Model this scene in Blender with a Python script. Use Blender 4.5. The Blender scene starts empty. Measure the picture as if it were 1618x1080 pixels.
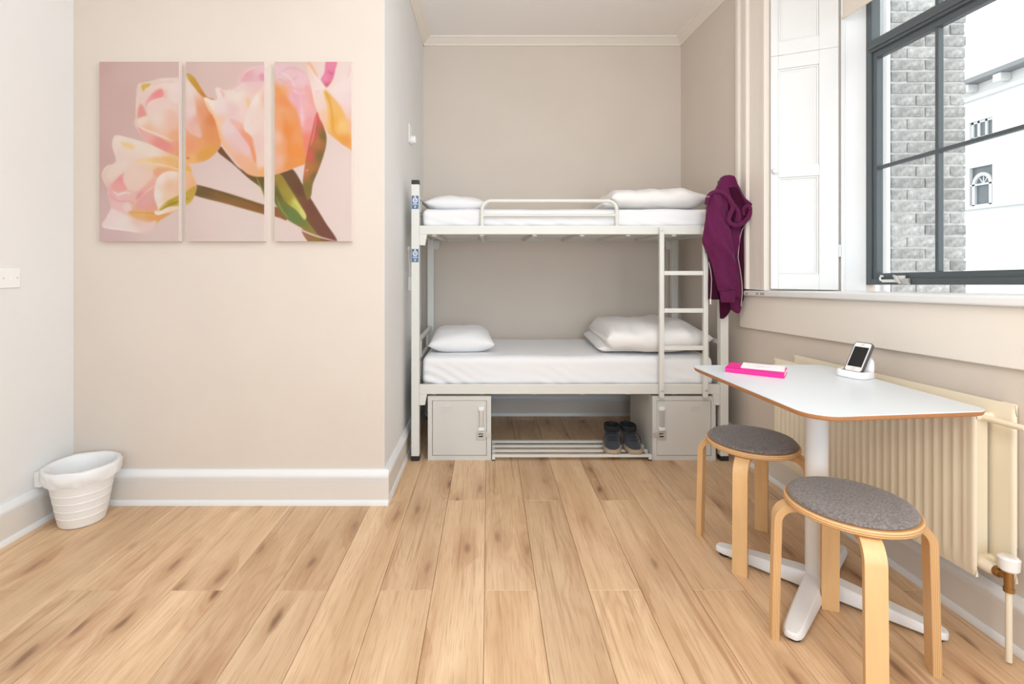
import bpy, math, random
import numpy as np
from mathutils import Vector, Matrix, noise

random.seed(7)
PI = math.pi
S = bpy.context.scene
COL = S.collection

# ------------------------------------------------------------------ camera
F, PX, PY, H = 784.0, 772.0, 418.0, 1.18          # focal (px), principal point, eye height
cam_d = bpy.data.cameras.new('camera'); cam = bpy.data.objects.new('camera', cam_d); COL.objects.link(cam)
cam.location = (0, 0, H); cam.rotation_euler = (PI / 2, 0, 0)
cam_d.sensor_width = 36.0; cam_d.lens = F / 1618 * 36.0
cam_d.shift_x = (809 - PX) / 1618; cam_d.shift_y = -(540 - PY) / 1618
cam_d.clip_start = 0.05; cam_d.clip_end = 200
S.camera = cam

# ------------------------------------------------------------------ world and lights
w = bpy.data.worlds.new('overcast_sky'); S.world = w; w.use_nodes = True
bg = w.node_tree.nodes['Background']; bg.inputs[0].default_value = (0.93, 0.97, 1.0, 1); bg.inputs[1].default_value = 3.3

YREAR = -1.7
def area(name, loc, rot, sx, sy, power, color):
    d = bpy.data.lights.new(name, 'AREA'); d.shape = 'RECTANGLE'; d.size = sx; d.size_y = sy
    d.energy = power; d.color = color
    o = bpy.data.objects.new(name, d); o.location = loc; o.rotation_euler = rot; COL.objects.link(o)
    return o
def point_light(name, loc, power, color, rad=0.22):
    d = bpy.data.lights.new(name, 'POINT'); d.energy = power; d.color = color; d.shadow_soft_size = rad
    o = bpy.data.objects.new(name, d); o.location = loc; COL.objects.link(o)
point_light('room_fill_light', (-0.5, 0.1, 2.35), 30, (0.95, 0.97, 1.0), .3)  # unseen lamp; globe form made up to spread light over ceiling and walls
point_light('room_fill_light', (0.50, 1.15, 2.50), 28, (0.97, 0.98, 1.0), .25)  # added fill lamp out of view, brightens the alcove
point_light('warm_lamp', (0.95, 0.2, 1.5), 34, (1.0, 0.84, 0.62), .15)
area('daylight_fill_side', (1.86, -0.375, 1.9), (0, math.radians(90), 0), 1.7, 1.35, 54, (0.56, 0.79, 1.0))  # added daylight fill set in the unseen second window
area('daylight_fill_rear', (0.5, YREAR + .03, 1.2), (math.radians(90), 0, 0), 1.6, 1.6, 62, (0.56, 0.79, 1.0))  # added daylight fill in front of the solid rear wall, unseen

S.view_settings.view_transform = 'Standard'; S.view_settings.look = 'None'
S.view_settings.gamma = 1.0; S.view_settings.use_curve_mapping = False
S.view_settings.exposure = -0.38
try:
    S.cycles.use_denoising = True
    S.cycles.max_bounces = 10; S.cycles.diffuse_bounces = 6; S.cycles.transparent_max_bounces = 12
    S.cycles.sample_clamp_indirect = 6.0
    S.cycles.caustics_reflective = False; S.cycles.caustics_refractive = False
except Exception:
    pass

# ------------------------------------------------------------------ helpers
def lin(c):
    return tuple((x / 255 / 12.92) if x / 255 <= 0.04045 else ((x / 255 + 0.055) / 1.055) ** 2.4 for x in c)
def px_y(px, py, Y):            # photo pixel seen at depth Y
    return Vector(((px - PX) * Y / F, Y, H - (py - PY) * Y / F))
def px_z(px, py, z):            # photo pixel seen at height z
    Y = (H - z) * F / (py - PY)
    return Vector(((px - PX) * Y / F, Y, z))

RWX, RWA = 1.687, 0.046         # right wall: x = 1.687 - 0.046 y
def XW(y): return RWX - RWA * y
def RW(x, y, z):                # frame of the right wall: x outwards, y along it, z up
    c, s = math.cos(RWA), math.sin(RWA)
    return Vector((RWX + x * c - y * s, x * s + y * c, z))
def shear_k(z): return 0.04 * min(1, max(0, (2.3 - z) / 0.6))
def RWS(x, y, z):               # the old window and sill sag a little to the far end
    return RW(x, y, z + shear_k(z) * (2.76 - y))

def mat(name, rgb, rough=0.5, metal=0.0, var=0.0, vscale=8.0, bump=0.0, bscale=200.0, sheen=0.0, spec=0.5, coat=0.0, stretch=None):
    m = bpy.data.materials.new(name); m.use_nodes = True
    nt = m.node_tree; b = nt.nodes['Principled BSDF']
    c = lin(rgb)
    b.inputs['Base Color'].default_value = (*c, 1); b.inputs['Roughness'].default_value = rough
    b.inputs['Metallic'].default_value = metal; b.inputs['Specular IOR Level'].default_value = spec
    if sheen: b.inputs['Sheen Weight'].default_value = sheen; b.inputs['Sheen Roughness'].default_value = 0.5
    if coat: b.inputs['Coat Weight'].default_value = coat
    tc = nt.nodes.new('ShaderNodeTexCoord'); mp = nt.nodes.new('ShaderNodeMapping')
    nt.links.new(tc.outputs['Object'], mp.inputs[0])
    if stretch: mp.inputs['Scale'].default_value = stretch
    if var:
        n = nt.nodes.new('ShaderNodeTexNoise'); n.inputs['Scale'].default_value = vscale; n.inputs['Detail'].default_value = 5
        nt.links.new(mp.outputs[0], n.inputs['Vector'])
        r = nt.nodes.new('ShaderNodeValToRGB'); r.color_ramp.elements[0].position = 0.3; r.color_ramp.elements[1].position = 0.7
        r.color_ramp.elements[0].color = (*[x * (1 - var) for x in c], 1); r.color_ramp.elements[1].color = (*[min(1, x * (1 + var)) for x in c], 1)
        nt.links.new(n.outputs['Fac'], r.inputs[0]); nt.links.new(r.outputs[0], b.inputs['Base Color'])
    if bump:
        n2 = nt.nodes.new('ShaderNodeTexNoise'); n2.inputs['Scale'].default_value = bscale; n2.inputs['Detail'].default_value = 3
        nt.links.new(mp.outputs[0], n2.inputs['Vector'])
        bp = nt.nodes.new('ShaderNodeBump'); bp.inputs['Strength'].default_value = bump; bp.inputs['Distance'].default_value = 0.002
        nt.links.new(n2.outputs['Fac'], bp.inputs['Height']); nt.links.new(bp.outputs[0], b.inputs['Normal'])
    return m

def world_of(o):
    m = Matrix.Identity(4)
    while o is not None:
        m = o.matrix_basis @ m; o = o.parent
    return m

class MB:
    """collects geometry that becomes ONE mesh object"""
    def __init__(self, xf=None): self.v = []; self.f = []; self.xf = xf; self.uv = None
    def add(self, vs, fs):
        n = len(self.v); self.v += [Vector(p) for p in vs]; self.f += [tuple(i + n for i in f) for f in fs]; return self
    def box(self, x0, x1, y0, y1, z0, z1):
        return self.add([(x0, y0, z0), (x1, y0, z0), (x1, y1, z0), (x0, y1, z0), (x0, y0, z1), (x1, y0, z1), (x1, y1, z1), (x0, y1, z1)],
                        [(3, 2, 1, 0), (4, 5, 6, 7), (0, 1, 5, 4), (1, 2, 6, 5), (2, 3, 7, 6), (3, 0, 4, 7)])
    def prism(self, poly, z0, z1):                     # counter-clockwise plan polygon
        n = len(poly)
        return self.add([(x, y, z0) for x, y in poly] + [(x, y, z1) for x, y in poly],
                        [tuple(range(n - 1, -1, -1)), tuple(range(n, 2 * n))] + [(i, (i + 1) % n, n + (i + 1) % n, n + i) for i in range(n)])
    def extrude(self, poly, axis, a, b):               # polygon in the two other axes swept along axis
        def P(u, v, t): return (t, u, v) if axis == 'x' else (u, t, v)
        n = len(poly)
        return self.add([P(u, v, a) for u, v in poly] + [P(u, v, b) for u, v in poly],
                        [tuple(range(n)), tuple(range(2 * n - 1, n - 1, -1))] + [(i, n + i, n + (i + 1) % n, (i + 1) % n) for i in range(n)])
    def bar(self, p, q, wd, ht, up=(0, 0, 1)):         # square bar between two points
        p, q = Vector(p), Vector(q); d = (q - p).normalized(); up = Vector(up)
        if abs(d.dot(up)) > 0.98: up = Vector((0, 1, 0))
        s = d.cross(up).normalized() * wd / 2; u = s.normalized().cross(d).normalized() * ht / 2
        return self.add([p - s - u, p + s - u, p + s + u, p - s + u, q - s - u, q + s - u, q + s + u, q - s + u],
                        [(0, 1, 2, 3), (7, 6, 5, 4), (0, 4, 5, 1), (1, 5, 6, 2), (2, 6, 7, 3), (3, 7, 4, 0)])
    def loft(self, rings, cap=True, closed=False):
        m = len(rings[0]); n0 = len(self.v); vs = [p for r in rings for p in r]; fs = []
        k = len(rings)
        for i in range(k if closed else k - 1):
            j2 = (i + 1) % k
            for j in range(m):
                fs.append((i * m + j, i * m + (j + 1) % m, j2 * m + (j + 1) % m, j2 * m + j))
        if cap and not closed:
            fs.append(tuple(range(m - 1, -1, -1))); fs.append(tuple((k - 1) * m + j for j in range(m)))
        return self.add(vs, fs)
    def tube(self, pts, r, seg=8, closed=False, cap=True):
        pts = [Vector(p) for p in pts]; n = len(pts); rings = []; prev = None
        rr = r if hasattr(r, '__len__') else [r] * n
        for i, p in enumerate(pts):
            if closed: t = pts[(i + 1) % n] - pts[i - 1]
            else: t = pts[min(i + 1, n - 1)] - pts[max(i - 1, 0)]
            t.normalize()
            if prev is None:
                a = Vector((0, 0, 1)) if abs(t.z) < 0.9 else Vector((1, 0, 0))
                u = t.cross(a).normalized()
            else:
                u = (prev - t * prev.dot(t)).normalized()
            prev = u; v = t.cross(u)
            rings.append([p + (u * math.cos(2 * PI * k / seg) + v * math.sin(2 * PI * k / seg)) * rr[i] for k in range(seg)])
        return self.loft(rings, cap, closed)
    def lathe(self, prof, c=(0, 0, 0), seg=32, cap=True):
        rings = [[(c[0] + r * math.cos(2 * PI * k / seg), c[1] + r * math.sin(2 * PI * k / seg), c[2] + z) for k in range(seg)] for r, z in prof]
        return self.loft(rings, cap)
    def grid(self, fn, nu, nv):
        vs = [fn(i / nu, j / nv) for j in range(nv + 1) for i in range(nu + 1)]
        return self.add(vs, [(j * (nu + 1) + i, j * (nu + 1) + i + 1, (j + 1) * (nu + 1) + i + 1, (j + 1) * (nu + 1) + i) for j in range(nv) for i in range(nu)])
    def build(self, name, m, parent=None, bevel=0.0, smooth=None, world=True, segs=2, sub=0, weld=False):
        vs = [self.xf(*p) for p in self.v] if self.xf else self.v
        if parent is not None and world:
            inv = world_of(parent).inverted(); vs = [inv @ Vector(p) for p in vs]
        me = bpy.data.meshes.new(name); me.from_pydata([tuple(p) for p in vs], [], self.f)
        if weld or True:
            import bmesh
            bm = bmesh.new(); bm.from_mesh(me)
            if weld: bmesh.ops.remove_doubles(bm, verts=bm.verts, dist=1e-5)
            bmesh.ops.recalc_face_normals(bm, faces=bm.faces); bm.to_mesh(me); bm.free()
        if self.uv:
            ul = me.uv_layers.new(name='UVMap')
            for l in me.loops: ul.data[l.index].uv = self.uv[l.vertex_index]
        if smooth is not None:
            me.polygons.foreach_set('use_smooth', [True] * len(me.polygons))
            me.set_sharp_from_angle(angle=math.radians(smooth))
        me.materials.append(m)
        o = bpy.data.objects.new(name, me); COL.objects.link(o)
        if parent is not None: o.parent = parent
        if bevel:
            b = o.modifiers.new('bevel', 'BEVEL'); b.width = bevel; b.segments = segs; b.limit_method = 'ANGLE'; b.angle_limit = math.radians(35)
        if sub:
            s = o.modifiers.new('subdivision', 'SUBSURF'); s.levels = sub; s.render_levels = sub
        return o

def tag(o, label=None, cat=None, group=None, kind=None):
    if label: o['label'] = label
    if cat: o['category'] = cat
    if group: o['group'] = group
    if kind: o['kind'] = kind
    return o
def struct(o): o['kind'] = 'structure'; return o
def thing(name, label, cat, loc=(0, 0, 0), rz=0.0, group=None):
    o = bpy.data.objects.new(name, None); COL.objects.link(o); o.empty_display_size = 0.05
    o.location = loc; o.rotation_euler = (0, 0, rz)
    return tag(o, label, cat, group)
def copy_tree(o, parent=None):
    c = o.copy(); COL.objects.link(c); c.parent = parent
    for ch in list(o.children): copy_tree(ch, c)
    return c
def B(x0, x1, y0, y1, z0, z1, xf=None): return MB(xf).box(x0, x1, y0, y1, z0, z1)
def catmull(pts, n=6, closed=True):
    out = []; k = len(pts)
    for i in range(k if closed else k - 1):
        g = (lambda j: pts[j % k]) if closed else (lambda j: pts[min(max(j, 0), k - 1)])
        p0, p1, p2, p3 = [np.array(g(i + d), float) for d in (-1, 0, 1, 2)]
        for s in range(n):
            t = s / n
            out.append(0.5 * (2 * p1 + (p2 - p0) * t + (2 * p0 - 5 * p1 + 4 * p2 - p3) * t * t + (3 * p1 - p0 - 3 * p2 + p3) * t ** 3))
    if not closed: out.append(np.array(pts[-1], float))
    return out

# ------------------------------------------------------------------ materials
M = {}
M['wall'] = mat('beige_wall_paint', (213, 202, 191), 0.75, var=0.015, vscale=3, bump=0.06, bscale=350, spec=0.25)
M['wall_lit'] = mat('window_lit_wall_paint', (224, 223, 221), 0.75, var=0.012, vscale=3, bump=0.06, bscale=350, spec=0.25)  # wall paint made paler; the window light is put into the colour
M['skirt'] = mat('cream_skirting_paint', (218, 211, 203), 0.5, bump=0.03, bscale=60)
M['white'] = mat('white_gloss_paint', (228, 229, 229), 0.35, bump=0.04, bscale=40)
M['cream'] = mat('cream_gloss_paint', (232, 224, 214), 0.4, bump=0.04, bscale=40)
M['ceiling'] = mat('ceiling_paint', (242, 238, 235), 0.85, spec=0.2)
M['plaster'] = mat('white_plaster', (236, 238, 240), 0.7, bump=0.05, bscale=60)
M['metal'] = mat('pale_grey_powder_coat', (218, 217, 211), 0.38, bump=0.02, bscale=500)
M['locker'] = mat('grey_locker_paint', (208, 207, 202), 0.4, var=0.02, vscale=4, bump=0.03, bscale=300)
M['black'] = mat('black_plastic', (34, 33, 33), 0.45)
M['steel'] = mat('zinc_steel', (206, 204, 200), 0.38, metal=0.55)
M['sheet'] = mat('white_cotton_sheet', (232, 232, 234), 0.85, bump=0.12, bscale=420, sheen=0.15, spec=0.2)
M['duvet'] = mat('white_duvet_cotton', (233, 231, 229), 0.85, bump=0.10, bscale=300, sheen=0.15, spec=0.2)
M['plastic'] = mat('white_plastic', (235, 235, 233), 0.35)
M['laminate'] = mat('white_laminate', (216, 223, 228), 0.3)
M['radiator'] = mat('cream_radiator_enamel', (233, 222, 199), 0.32)
M['frame'] = mat('dark_grey_window_metal', (82, 90, 94), 0.4, bump=0.04, bscale=80)
M['blind'] = mat('cream_blind_fabric', (226, 217, 205), 0.8, bump=0.08, bscale=500)
M['pink'] = mat('hot_pink_cover', (236, 38, 146), 0.4)
M['paper'] = mat('white_paper', (238, 236, 236), 0.8)
M['ink'] = mat('grey_ink', (176, 150, 165), 0.8)
M['screen'] = mat('phone_screen_glass', (22, 22, 24), 0.08)
M['case'] = mat('grey_phone_case', (88, 84, 88), 0.5)
M['phone'] = mat('white_phone_face', (230, 226, 224), 0.25)
M['brass'] = mat('brass_valve', (170, 128, 78), 0.3, metal=0.85)
M['chalk'] = mat('chalk_plastic_dock', (232, 233, 236), 0.6)
M['boot'] = mat('charcoal_suede', (52, 55, 62), 0.85, var=0.12, vscale=30, bump=0.2, bscale=300, sheen=0.2)
M['bootin'] = mat('dark_boot_lining', (26, 27, 30), 0.9)
M['sole'] = mat('tan_boot_sole', (170, 150, 126), 0.7, var=0.08, vscale=60)
M['lace'] = mat('black_lace', (28, 28, 32), 0.8)
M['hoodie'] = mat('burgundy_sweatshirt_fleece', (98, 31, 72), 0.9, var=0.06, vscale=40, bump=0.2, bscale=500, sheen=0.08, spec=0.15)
M['hoodie_dark'] = mat('burgundy_fleece_dark', (62, 18, 42), 0.95, var=0.06, vscale=40, bump=0.2, bscale=500, spec=0.1)  # darker copy of the same fleece; shade inside the hood put into colour
M['zip'] = mat('pale_zip_tape', (200, 186, 184), 0.4, metal=0.3)
M['sticker'] = mat('blue_sticker', (86, 112, 150), 0.4)
M['stickw'] = mat('white_sticker_print', (228, 231, 236), 0.4)
M['underfloor'] = mat('dark_floor_joint', (96, 66, 42), 0.9)
M['stainw'] = mat('worn_brown_chips', (150, 104, 78), 0.8)

def wood_plank():
    m = bpy.data.materials.new('oak_laminate_planks'); m.use_nodes = True; nt = m.node_tree; L = nt.links; N = nt.nodes.new
    b = nt.nodes['Principled BSDF']; b.inputs['Roughness'].default_value = 0.42
    tc = N('ShaderNodeTexCoord'); oi = N('ShaderNodeObjectInfo')
    off = N('ShaderNodeVectorMath'); off.operation = 'SCALE'; off.inputs[0].default_value = (37.0, 91.0, 53.0); L.new(oi.outputs['Random'], off.inputs['Scale'])
    ad = N('ShaderNodeVectorMath'); ad.operation = 'ADD'; L.new(tc.outputs['Object'], ad.inputs[0]); L.new(off.outputs[0], ad.inputs[1])
    def mp(s):
        n = N('ShaderNodeVectorMath'); n.operation = 'MULTIPLY'; n.inputs[1].default_value = s; L.new(ad.outputs[0], n.inputs[0]); return n.outputs[0]
    def nz(vec, sc, det=4, rough=0.55, dist=0.0):
        n = N('ShaderNodeTexNoise'); n.inputs['Scale'].default_value = sc; n.inputs['Detail'].default_value = det; n.inputs['Roughness'].default_value = rough
        n.inputs['Distortion'].default_value = dist; L.new(vec, n.inputs['Vector']); return n.outputs['Fac']
    def ma(op, a, c=None, clamp=False):
        n = N('ShaderNodeMath'); n.operation = op; n.use_clamp = clamp
        for i, x in enumerate((a, c)):
            if x is None: continue
            if isinstance(x, (int, float)): n.inputs[i].default_value = x
            else: L.new(x, n.inputs[i])
        return n.outputs[0]
    def mr(x, a, bb, c=0.0, d=1.0):
        n = N('ShaderNodeMapRange'); n.interpolation_type = 'SMOOTHSTEP'; L.new(x, n.inputs[0])
        for i, q in enumerate((a, bb, c, d)): n.inputs[i + 1].default_value = q
        return n.outputs[0]
    # knots: sparse stretched cells
    vo = N('ShaderNodeTexVoronoi'); vo.voronoi_dimensions = '2D'; vo.inputs['Scale'].default_value = 1.0; vo.inputs['Randomness'].default_value = 0.85
    kv = N('ShaderNodeVectorMath'); kv.operation = 'MULTIPLY'; kv.inputs[1].default_value = (8.5, 2.4, 0.0); 
    wob = N('ShaderNodeTexNoise'); wob.inputs['Scale'].default_value = 9.0; L.new(ad.outputs[0], wob.inputs['Vector'])
    ws = N('ShaderNodeVectorMath'); ws.operation = 'MULTIPLY_ADD'; L.new(wob.outputs['Color'], ws.inputs[0]); ws.inputs[1].default_value = (0.03, 0.08, 0); L.new(ad.outputs[0], ws.inputs[2])
    L.new(ws.outputs[0], kv.inputs[0]); L.new(kv.outputs[0], vo.inputs['Vector'])
    sep = N('ShaderNodeSeparateColor'); L.new(vo.outputs['Color'], sep.inputs[0])
    has = mr(sep.outputs[0], 0.64, 0.76)
    halo = ma('MULTIPLY', mr(vo.outputs['Distance'], 0.62, 0.0), has)
    core = ma('MULTIPLY', ma('MULTIPLY', mr(vo.outputs['Distance'], 0.16, 0.02), has), mr(sep.outputs[1], 0.0, 1.0, 0.45, 1.0))
    # growth rings bending round the knots
    sx = N('ShaderNodeSeparateXYZ'); L.new(ad.outputs[0], sx.inputs[0])
    warp = nz(mp((3.0, 0.75, 1)), 1.6, 2, 0.5)
    ph = ma('ADD', ma('ADD', ma('MULTIPLY', sx.outputs[0], 16.0), ma('MULTIPLY', warp, 13.0)), ma('MULTIPLY', halo, 2.6))
    ring = ma('ADD', ma('MULTIPLY', ma('SINE', ma('MULTIPLY', ph, 6.283)), 0.5), 0.5)
    ring = ma('POWER', ring, 1.6)
    patch = mr(nz(mp((5.0, 0.7, 1)), 1.3, 2), 0.42, 0.66)
    fine = nz(mp((130.0, 4.0, 1)), 1.0, 5, 0.6)
    broad = nz(mp((7.0, 0.8, 1)), 1.4, 3)
    cr = N('ShaderNodeValToRGB'); e = cr.color_ramp.elements
    e[0].position = 0.25; e[0].color = (*lin((198, 160, 122)), 1); e[1].position = 0.75; e[1].color = (*lin((228, 197, 160)), 1)
    L.new(broad, cr.inputs[0])
    def mix(fac, a, col, mode='MIX'):
        n = N('ShaderNodeMix'); n.data_type = 'RGBA'; n.blend_type = mode
        L.new(fac, n.inputs[0]); L.new(a, n.inputs[6])
        if isinstance(col, tuple): n.inputs[7].default_value = (*col, 1)
        else: L.new(col, n.inputs[7])
        return n.outputs[2]
    c = cr.outputs[0]
    c = mix(ma('MULTIPLY', ma('MULTIPLY', ring, patch), 0.26), c, lin((168, 122, 82)))
    c = mix(ma('MULTIPLY', mr(fine, 0.48, 0.70), 0.42), c, lin((178, 134, 94)))
    streak = mr(nz(mp((46.0, 1.3, 1)), 1.0, 4, 0.6), 0.52, 0.70)
    spatch = mr(nz(mp((6.0, 1.1, 1)), 1.0, 2), 0.42, 0.62)
    c = mix(ma('MULTIPLY', ma('MULTIPLY', streak, spatch), 0.55), c, lin((158, 112, 76)))
    pores = mr(nz(mp((320.0, 9.0, 1)), 1.0, 2, 0.5), 0.56, 0.70)
    c = mix(ma('MULTIPLY', pores, 0.35), c, lin((150, 106, 70)))
    c = mix(ma('MULTIPLY', halo, 0.5), c, lin((160, 112, 74)))
    c = mix(ma('MULTIPLY', core, 0.80), c, lin((104, 72, 52)))
    hs = N('ShaderNodeHueSaturation'); L.new(c, hs.inputs['Color'])
    L.new(mr(oi.outputs['Random'], 0, 1, 0.90, 1.08), hs.inputs['Value'])
    L.new(hs.outputs[0], b.inputs['Base Color'])
    bp = N('ShaderNodeBump'); bp.inputs['Strength'].default_value = 0.12; bp.inputs['Distance'].default_value = 0.001; L.new(fine, bp.inputs['Height']); L.new(bp.outputs[0], b.inputs['Normal'])
    return m
M['plank'] = wood_plank()

def birch():
    m = mat('birch_veneer', (224, 184, 132), 0.45, var=0.05, vscale=14, stretch=(3, 3, 0.35)); nt = m.node_tree
    b = nt.nodes['Principled BSDF']; src = b.inputs['Base Color'].links[0].from_socket
    uv = nt.nodes.new('ShaderNodeUVMap'); sp = nt.nodes.new('ShaderNodeSeparateXYZ'); nt.links.new(uv.outputs[0], sp.inputs[0])
    ml = nt.nodes.new('ShaderNodeMath'); ml.operation = 'MULTIPLY'; ml.inputs[1].default_value = 5 * 2 * PI; nt.links.new(sp.outputs[0], ml.inputs[0])
    sn = nt.nodes.new('ShaderNodeMath'); sn.operation = 'COSINE'; nt.links.new(ml.outputs[0], sn.inputs[0])
    mr = nt.nodes.new('ShaderNodeMapRange'); mr.inputs[1].default_value = 0.1; mr.inputs[2].default_value = -0.8; mr.inputs[3].default_value = 0.0; mr.inputs[4].default_value = 0.8
    nt.links.new(sn.outputs[0], mr.inputs[0])
    mx = nt.nodes.new('ShaderNodeMix'); mx.data_type = 'RGBA'; nt.links.new(mr.outputs[0], mx.inputs[0]); nt.links.new(src, mx.inputs[6]); mx.inputs[7].default_value = (*lin((166, 112, 66)), 1)
    nt.links.new(mx.outputs[2], b.inputs['Base Color'])
    return m
M['birch'] = birch()
M['ply'] = mat('brown_plywood_edge', (176, 122, 78), 0.5, var=0.08, vscale=30, stretch=(1, 1, 12))

def felt():
    m = mat('grey_wool_felt', (128, 122, 120), 0.95, var=0.0, spec=0.1, sheen=0.3); nt = m.node_tree; b = nt.nodes['Principled BSDF']
    tc = nt.nodes.new('ShaderNodeTexCoord')
    n = nt.nodes.new('ShaderNodeTexNoise'); n.inputs['Scale'].default_value = 160; n.inputs['Detail'].default_value = 6; n.inputs['Roughness'].default_value = 0.75; nt.links.new(tc.outputs['Object'], n.inputs['Vector'])
    r = nt.nodes.new('ShaderNodeValToRGB'); r.color_ramp.elements[0].position = 0.35; r.color_ramp.elements[1].position = 0.68
    r.color_ramp.elements[0].color = (*lin((84, 78, 78)), 1); r.color_ramp.elements[1].color = (*lin((158, 148, 142)), 1)
    nt.links.new(n.outputs['Fac'], r.inputs[0]); nt.links.new(r.outputs[0], b.inputs['Base Color'])
    bp = nt.nodes.new('ShaderNodeBump'); bp.inputs['Strength'].default_value = 0.6; bp.inputs['Distance'].default_value = 0.003
    nt.links.new(n.outputs['Fac'], bp.inputs['Height']); nt.links.new(bp.outputs[0], b.inputs['Normal'])
    return m
M['felt'] = felt()

def glass():
    m = bpy.data.materials.new('window_glass'); m.use_nodes = True; nt = m.node_tree; nt.nodes.clear(); N = nt.nodes.new
    o = N('ShaderNodeOutputMaterial'); t = N('ShaderNodeBsdfTransparent'); g = N('ShaderNodeBsdfGlossy'); g.inputs['Roughness'].default_value = 0.02
    t.inputs[0].default_value = (0.97, 0.985, 0.985, 1)
    lw = N('ShaderNodeLayerWeight'); lw.inputs[0].default_value = 0.5; mx = N('ShaderNodeMixShader')
    pw = N('ShaderNodeMath'); pw.operation = 'POWER'; pw.inputs[1].default_value = 5.0; nt.links.new(lw.outputs['Facing'], pw.inputs[0])
    fr = N('ShaderNodeMath'); fr.operation = 'MULTIPLY_ADD'; fr.inputs[1].default_value = 0.7; fr.inputs[2].default_value = 0.03; nt.links.new(pw.outputs[0], fr.inputs[0])
    nt.links.new(fr.outputs[0], mx.inputs[0]); nt.links.new(t.outputs[0], mx.inputs[1]); nt.links.new(g.outputs[0], mx.inputs[2]); nt.links.new(mx.outputs[0], o.inputs[0])
    return m
M['glass'] = glass()

def brick_mat():
    m = mat('weathered_stock_brick', (172, 171, 169), 0.9, var=0.34, vscale=34, bump=0.35, bscale=70, spec=0.1); nt = m.node_tree; b = nt.nodes['Principled BSDF']
    src = b.inputs['Base Color'].links[0].from_socket
    oi = nt.nodes.new('ShaderNodeObjectInfo'); hs = nt.nodes.new('ShaderNodeHueSaturation')
    mr = nt.nodes.new('ShaderNodeMapRange'); mr.inputs[3].default_value = 0.74; mr.inputs[4].default_value = 1.12; nt.links.new(oi.outputs['Random'], mr.inputs[0])
    nt.links.new(mr.outputs[0], hs.inputs['Value']); nt.links.new(src, hs.inputs['Color']); nt.links.new(hs.outputs[0], b.inputs['Base Color'])
    return m
M['brick'] = brick_mat()
M['mortar'] = mat('pale_lime_mortar', (206, 206, 205), 0.95, var=0.06, vscale=30)
M['render'] = mat('white_outdoor_render', (212, 212, 210), 0.9, var=0.08, vscale=1.6, bump=0.2, bscale=30)
M['outglass'] = mat('far_window_glass', (96, 102, 106), 0.3)
M['lead'] = mat('grey_lead_gutter', (128, 130, 132), 0.6)
M['outtrim'] = mat('white_outdoor_joinery', (206, 208, 210), 0.6)
# ------------------------------------------------------------------ the room shell
XL, YF, XA, YB, ZC = -2.054, 2.455, -0.515, 3.89, 2.95   # left wall, breast wall face, alcove side, alcove back, ceiling
YR = -1.7                                                  # rear wall behind the camera
fl = struct(B(XL - .1, 1.9, YR - .1, YB + .1, -0.06, -0.0075).build('floor', M['underfloor']))
PW, PL, GAP = 0.1895, 1.285, 0.0012
def plank_mesh(wd, ln):
    c = 0.0012; x, y = wd / 2, ln / 2
    mb = MB()
    lo = [(-x, -y, -.0075), (x, -y, -.0075), (x, y, -.0075), (-x, y, -.0075)]
    mi = [(-x, -y, -c), (x, -y, -c), (x, y, -c), (-x, y, -c)]
    hi = [(-x + c, -y + c, 0), (x - c, -y + c, 0), (x - c, y - c, 0), (-x + c, y - c, 0)]
    mb.loft([lo, mi, hi]); return mb
proto_len = {}
for k in range(-11, 9):
    x0 = -0.015 + PW * k; xc = x0 + PW / 2
    y = 1.80 if k % 2 == 0 else 2.487
    if k in (-9, -5): y -= 0.02
    ytop = YF + 0.03 if xc < XA - 0.02 else YB + 0.05
    if xc > 1.5: ytop = min(ytop, 4.0)
    a = y
    while a > YR - 0.05: a -= PL
    while a < ytop:
        s, e = max(a, YR - 0.05), min(a + PL, ytop)
        if e - s > 0.02:
            key = round(e - s, 3)
            if key not in proto_len:
                o = plank_mesh(PW - GAP, e - s - GAP).build('plank', M['plank'], fl, world=False); proto_len[key] = o
            else:
                o = proto_len[key].copy(); COL.objects.link(o); o.parent = fl
            o.location = (xc, (s + e) / 2, 0)
        a += PL

struct(B(XL - .12, XL, YR - .12, YF, 0, ZC).build('wall_left', M['wall_lit']))
struct(B(XL - .12, XA - .001, YF, YF + .10, 0, ZC).build('wall_front', M['wall']))
struct(B(XA - .10, XA, YF + .0005, YB + .1, 0, ZC).build('wall_alcove', M['wall_lit']))
struct(B(XA - .0, 1.62, YB, YB + .1, 0, ZC).build('wall_back', M['wall']))
struct(B(XL - .12, 2.3, YR - .12, YR, 0, ZC).build('wall_rear', M['wall']))
struct(B(XL - .12, 2.4, YR - .12, YB + .1, ZC, ZC + .08).build('ceiling', M['ceiling']))

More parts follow.
